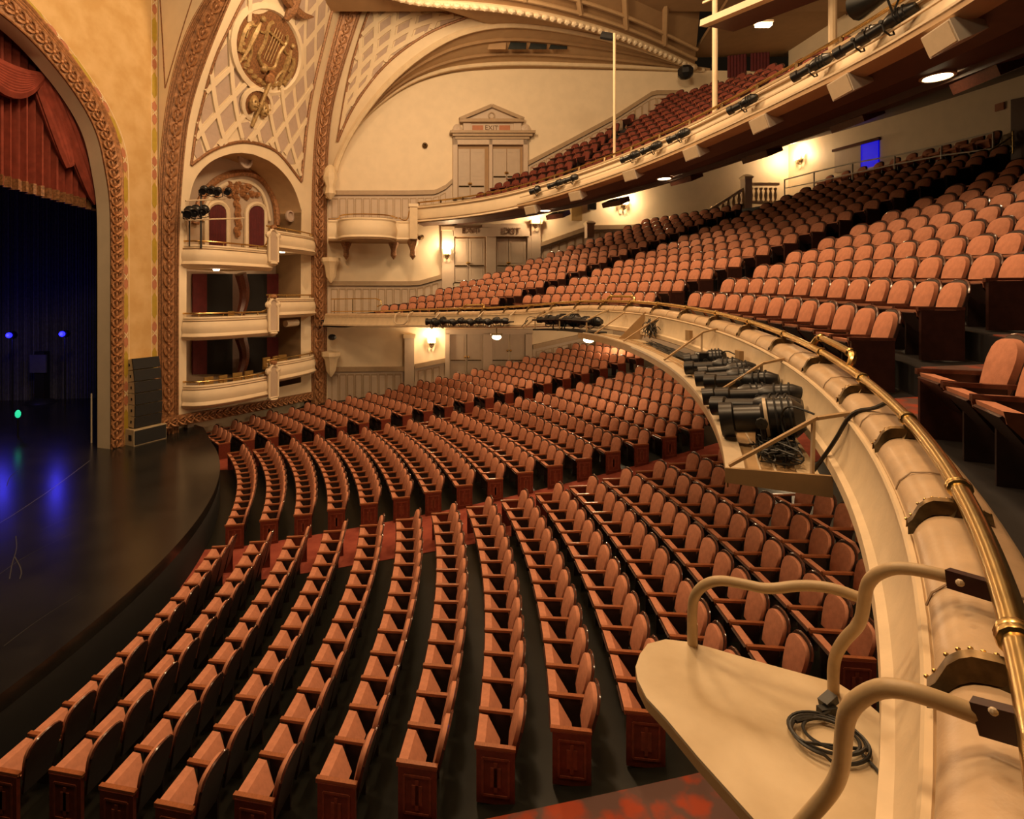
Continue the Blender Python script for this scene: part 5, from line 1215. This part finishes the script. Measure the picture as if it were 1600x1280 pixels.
for i, (px, py, w_) in enumerate(((834, 326, 20), (905, 304, 25), (992, 271, 28), (1090, 236, 34), (1200, 189, 42), (1332, 129, 52), (1496, 50, 70))):
    R = RB-.2; a = bang(px, R=R); Y = CM[1]+R*math.sin(a); p = atY(px, py, Y)
    tx = V(-math.sin(a), math.cos(a), 0); nx = V(-math.cos(a), -math.sin(a), 0); ax_ = nrm(nx*.9-UP*.35); bx_ = np.cross(tx, ax_)
    t = thing('hanging_speaker', p, f'white wedge speaker hung below the balcony ledge, {ORD[i+1]} from the far wall', 'speaker', None)
    w0, h0, dd = .62, .36, .5; m = M(); v = []
    for z, ww, hh in ((-dd/2, w0*.55, h0*.8), (dd/2, w0, h0)):
        v += [p+ax_*z+tx*ww/2*sx+bx_*hh/2*sy for sx, sy in ((-1, -1), (1, -1), (1, 1), (-1, 1))]
    m.add(v, [(3, 2, 1, 0), (4, 5, 6, 7), (0, 1, 5, 4), (1, 2, 6, 5), (2, 3, 7, 6), (3, 0, 4, 7)]); obj('cabinet', m, K['white'], t, sm=False)
    obj('grille', M().box(p+ax_*(dd/2+.012), (w0*.92, h0*.88, .02), tx, bx_, ax_), K['steel'], t, sm=False)
    zt_ = bz(a)-.98
    for sx in (-.22, .22): obj('hanger', M().bar(p+tx*sx+UP*.1, V(*(p+tx*sx)[:2], zt_), .015, .015), K['steel'], t, sm=False)
for i, (px, py) in enumerate(((872, 336), (962, 316), (1072, 279), (1190, 241), (1338, 187), (1545, 116))):
    R = RB+2.3; a = bang(px, R=R); Y = CM[1]+R*math.sin(a); p = atY(px, py, Y); tx = V(-math.sin(a), math.cos(a), 0); nx = V(-math.cos(a), -math.sin(a), 0)
    t = thing('ceiling_speaker', p, f'flat brown speaker box under the balcony, {ORD[i+1]} from the far wall', 'speaker'); obj('cabinet', M().box(p, (1.0, .6, .22), tx, nrm(nx-UP*.4), nrm(np.cross(tx, nrm(nx-UP*.4)))), K['rim'], t, sm=False)
    zc_ = bz(a)-1.1; obj('hanger', M().bar(p, V(p[0], p[1], max(zc_, p[2]+.15)), .04, .04), K['steel'], t, sm=False)
# posts, light bridge, rear of balcony
for i, (px, yt, yb, r, lb_) in enumerate(((960, 52, 222, .05, 'thin far'), (1117, -5, 158, .075, 'middle'), (1301, -5, 74, .085, 'nearest'))):
    a = bang(px, R=RB+.3); q = bal(a, -.3, -.1); top_ = atY(px, yt, q[1]); top_[0] = q[0]
    if i: top_[2] = 20
    obj('balcony_post', M().tube([V(q[0], q[1], q[2]-.2), V(q[0], q[1], top_[2])], r, 10), K['creamtrim'], label=f'{lb_} cream post rising from the balcony front to the ceiling', cat='post')
lbg = thing('lighting_bridge', atY(1150, 20, 13.5), 'cream-edged lighting bridge crossing the top of the balcony post', 'bridge')
A_, B_ = atY(1099, 37, 14.3), atY(1260, -30, 11.5)
obj('beam', M().bar(A_, B_, .22, .16), K['creamtrim'], lbg, sm=False); obj('rail', M().bar(A_+V(0, 0, .55), B_+V(0, 0, .5), .06, .05), K['creamtrim'], lbg, sm=False)
obj('deck', M().slab([A_-V(0, 0, .05), B_-V(0, 0, .05)], [A_+V(1.0, .4, -.02), B_+V(1.0, .4, -.02)], (0, 0, .05), 4), K['soffit'], lbg)
# rear balcony wall details
t = thing('balcony_exit', kp(1262, 40), 'EXIT sign above the rear balcony doorway', 'sign'); p0 = kp(1262, 40, .05)
obj('board', M().box(p0, (.08, 1.1, .5), nK3, dK3), K['ceil'], t); text('EXIT', t, p0+nK3*.06, -dK3 if np.dot(-dK3, V(1, 0, 0)) > np.dot(dK3, V(1, 0, 0)) else dK3, UP, .3, K['rim'])
for x0, x1, y0, y1, lb_ in ((1136, 1166, 88, 122, 'left'), (1172, 1202, 70, 112, 'right')):
    cv = []
    for i in range(13):
        x = x0+(x1-x0)*i/12; o = nW3*(.03+.08*(i % 2)); cv.append([wp(x, y0-(x-x0)*.1)+o, wp(x, y1)+o])
    obj('curtain', M().grid(cv), K['boxcurtain'], label=f'dark red curtain at the back of the balcony, the {lb_} one', cat='curtain')
obj('ceiling_vent', M().poly([atY(1322, 16, 17), atY(1372, -4, 17), atY(1372, 4, 17.6), atY(1322, 24, 17.6)], (0, 0, .05)), K['grille'], label='tan slatted vent in the balcony ceiling', cat='vent')
obj('ceiling_balcony_rear', M().slab([V(9.5, 2, 20.7), V(14, 31.3, 20.2)], [V(24, 2, 21.6), V(21.5, 33, 21.0)], (0, 0, .2), 8), K['ceild'], kind='structure', label='low ceiling over the rear balcony')
t = thing('strip_light', atY(1193, 39, 19), 'small lit strip lamp under the rear balcony ceiling', 'light'); obj('lens', M().box(atY(1193, 39, 19), (.5, .2, .1)), K['glow'], t); obj('casing', M().box(atY(1193, 39, 19)+V(0, 0, .09), (.56, .26, .08)), K['steel'], t); lamp('strip_lamp', 'POINT', atY(1193, 39, 19)-V(0, 0, .4), 120, size=.2)
obj('ceiling_ornament', M().ball(atY(1071, 113, 30), .45, 8, (1, 1, .9)), K['black'], label='dark lamp cluster where the dome meets the side wall', cat='light')
obj('dome_camera', M().tube([atY(940, 55, 22.6), atY(958, 58, 22.4)], .16, 8), K['blackm'], label='small dark projector at the top of the far post', cat='projector')
# rear mezzanine railing and last row
rr = thing('guard_railing', kp(1240, 300, 1.6), 'white-metal guard railing in front of the last mezzanine row', 'railing')
def rq(x, y, o=2.2): return kp(x, y, o)
tops = [(1226, 281), (1272, 269), (1332, 255), (1398, 243), (1471, 227), (1552, 207)]; mids = [(1228, 294), (1272, 285), (1332, 271), (1398, 257), (1471, 243), (1585, 228)]
obj('hand_rail', M().tube([rq(*p) for p in tops], .035, 6), K['white'], rr); obj('mid_rail', M().tube([rq(*p) for p in mids], .03, 6), K['white'], rr)
for i, (x, y) in enumerate(tops): obj('post', M().tube([rq(x, y), rq(x, y+(30 if i else 24))], .035, 6), K['white'], rr)
hr = thing('hand_railing', kp(1545, 260, 3.2), 'brass stepped handrail at the top of the near mezzanine aisle', 'railing')
for a_, b_ in (((1543, 238), (1583, 212)), ((1543, 262), (1583, 236)), ((1543, 238), (1543, 276)), ((1583, 205), (1583, 240))): obj('rail', M().tube([kp(*a_, 3.0), kp(*b_, 3.0)], .03, 6), K['brass'], hr)
for i in range(11):
    x = 1288+i*25.5; y = 287-(x-1288)*.243; p = kp(x, y+6, 1.5); a = math.atan2(nK[1], nK[0])-pi/2
    t = thing('rear_chair', p-V(0, 0, .35), f'orange seat behind the white railing, {ORD[i+1]} from its left end', 'seat', 'last row behind the railing', a)
    for k in ('back_cushion', 'back_shell', 'seat_cushion', 'armrest', 'standard'): inst(k, SM[k], t)

# ------------------------------------------------------------------ stage: curtains, rear drape, lamps, speakers
def cpl(px, py, d=1.3): return onpl(px, py, J-nP*d, Kp-nP*d)
q0, q1 = cpl(-160, 300), cpl(152, 320); n = 120; G = []
for i in range(n):
    u = i/(n-1); p = q0+(q1-q0)*u; o = nP3*(.17*math.sin(i*1.25)+.05*math.sin(i*.61)); zb_ = cpl(0, 293)[2]+(cpl(150, 331)[2]-cpl(0, 293)[2])*((u*312-160)/150)
    G.append([V(p[0], p[1], z)+o for z in np.linspace(zb_, 19, 8)])
gd = thing('stage_curtain', q1*V(1, 1, 0)+V(0, 0, 9), 'red velvet house curtain raised high with swagged folds', 'curtain')
obj('pleated_drop', M().grid(G), K['curtain'], gd)
band = [g[0] for g in G]; obj('fringe', M().slab([p+nP3*.03 for p in band], [p+V(0, 0, .35)+nP3*.03 for p in band], nP3*.03, 110), K['goldd'], gd)
def swag(A, B, drop, name, k=6, w=.13):
    m = M()
    for i in range(k):
        t = i/(k-1); P = []
        for u in np.linspace(0, 1, 14):
            p = A*(1-u)+B*u-UP*(drop*(.35+.65*t))*math.sin(pi*u)**.9+nP3*(.25+.12*math.sin(pi*u)); P.append(p)
        m.tube(P, [w*(.5+.6*math.sin(pi*u)) for u in np.linspace(0, 1, 14)], 6)
    return obj(name, m, K['curtain'], gd)
swag(cpl(-70, 60, 1.1), cpl(62, 118, 1.1), 1.1, 'swag', 9, .17)
def tail(pts0, pts1, name, k=7, w=.14):
    m = M()
    for i in range(k):
        t = i/(k-1); P = [cpl(a[0]*(1-t)+b[0]*t, a[1]*(1-t)+b[1]*t, 1.0-.1*(i % 2)) for a, b in zip(smooth(pts0, 14), smooth(pts1, 14))]; m.tube(P, w, 6)
    return obj(name, m, K['curtain'], gd)
tail([(50, 118), (75, 190), (95, 240), (107, 262)], [(70, 118), (90, 170), (104, 220), (110, 258)], 'tail', 6, .13)
tail([(70, 120), (95, 190), (115, 250), (140, 305), (150, 318)], [(78, 112), (108, 160), (130, 205), (148, 265), (153, 315)], 'tail', 9, .13)
# rear black drapes
G = []
A_, B_ = atZ(-60, 628, STZ), atZ(150, 622, STZ)
for i in range(150):
    u = i/149; p = A_*(1-u)+B_*u; o = V(.6, -1, 0)*(.09*math.sin(i*1.9)); G.append([V(p[0], p[1], z)+o for z in (STZ, 6, 14)])
obj('rear_drape', M().grid(G), K['drape'], label='black pleated drape at the side of the dark stage', cat='curtain')
obj('wall_backstage', M().poly([V(-26, -8, STZ), V(-26, 33, STZ), V(-26, 33, 20), V(-26, -8, 20)], (-.2, 0, 0)), K['dark'], kind='structure', label='black rear wall of the stage')
obj('wall_wing', M().poly([V(-26, 32, STZ), V(-11.5, 32, STZ), V(-11.5, 32, 20), V(-26, 32, 20)], (0, .2, 0)), K['dark'], kind='structure', label='black wing wall of the stage')
obj('wall_jamb_back', M().poly([V(-12.9, 20.2, STZ), V(-11.9, 22.4, STZ), V(-11.9, 22.4, 20), V(-12.9, 20.2, 20)], (-.1, .05, 0)), K['dark'], kind='structure', label='back of the arch wall')
for px, py, lb_ in ((14, 524, 'left'), (97, 522, 'right')):
    p = atY(px, py, 25.5); t = thing('blue_stage_lamp', p, f'small intense blue stage lamp before the black drape, the {lb_} one', 'light')
    obj('bulb', M().ball(p, .13, 8), K['blue'], t); obj('casing', M().lathe([(.16, .1), (.18, .3), (.01, .34)], p, 8, (1, 0, 0), (0, 0, 1), (0, 1, 0)), K['black'], t); obj('stand', M().tube([p+V(0, .2, -.1), V(p[0], p[1]+.2, STZ)], .03, 6), K['black'], t)
    lamp('blue_lamp', 'POINT', p-V(0, .4, 0), 45, col=(.06, .05, 1), size=.15)
p = atY(28, 647, 21); t = thing('cue_lamp', p, 'small green cue lamp low on the dark stage', 'light'); obj('bulb', M().ball(p, .1, 8, (1, 1, 1.6)), K['green'], t); obj('stem', M().tube([p, V(p[0], p[1], STZ)], .03, 6), K['black'], t)
p = atZ(92, 622, STZ)-V(0, .8, 0); t = thing('stage_stand', p, 'grey boxed equipment stand by the rear drape', 'stand')
obj('pole', M().box(p+V(0, -.4, 1.3), (.5, .4, 2.6)), K['cable'], t); obj('box', M().box(p+V(0, -.65, 2.0), (.8, .1, .9)), mat('grey_box', (.09, .09, .11), .5), t); obj('base', M().lathe([(.01, .3), (.6, .12), (.7, 0)], p+V(0, -.5, 0), 10), K['cable'], t)
obj('jamb_cable', M().tube([atY(143, 615, 20.5), atY(143, 700, 20.0)], .03, 6), K['steel'], label='thin pale vertical rod at the edge of the stage opening', cat='rod')
# line array
sb_ = atZ(232, 692, STZ); fx = nrm(V(.93, .36, 0)); fy = V(-fx[1], fx[0], 0)
pF = [atZ(209, 698, STZ), atZ(260, 685, STZ)]; ez1 = nrm(pF[1]-pF[0]); w_ = np.linalg.norm(pF[1]-pF[0]); dn = V(ez1[1], -ez1[0], 0)
if dn[0] < 0: dn = -dn
sub = thing('subwoofer', (pF[0]+pF[1])/2, 'low black subwoofer with a tan edge under the curved speaker stack', 'speaker')
c_ = (pF[0]+pF[1])/2-dn*.45+UP*.29
obj('cabinet', M().box(c_, (w_, .9, .58), ez1, dn), K['spkgrey'], sub, sm=False); obj('grille', M().box(c_+dn*.46, (w_*.96, .03, .5), ez1, dn), K['blackm'], sub, sm=False)
for s in (-.25, .25): obj('handle_recess', M().box(c_-ez1*(w_/2+.005)+dn*s, (.03, .16, .2), ez1, dn), K['dark'], sub, sm=False)
q = c_+UP*.34; tilt = -.1
for i in range(6):
    a = tilt+.05*i*1.2; h = .41; up_ = nrm(UP*math.cos(a)-dn*math.sin(a)*(1)); f_ = np.cross(ez1, up_); f_ = f_ if np.dot(f_, dn) > 0 else -f_
    t = thing('line_array_speaker', q, f'black tilted line array cabinet, {ORD[i+1]} from the bottom of the stack', 'speaker')
    m = M(); c2_ = q+up_*h/2; obj('cabinet', M().box(c2_-f_*.1, (w_*.82, .75, h*.96), ez1, f_, up_), K['spkgrey'], t, sm=False)
    obj('grille', M().box(c2_+f_*.29, (w_*.82, .05, h*.95), ez1, f_, up_), K['blackm'], t, sm=False)
    for s in (-.2, .1): obj('rigging_hole', M().box(c2_-ez1*(w_*.41+.004)-f_*(.1+s), (.02, .06, .1), ez1, f_, up_), K['dark'], t, sm=False)
    q = q+up_*h
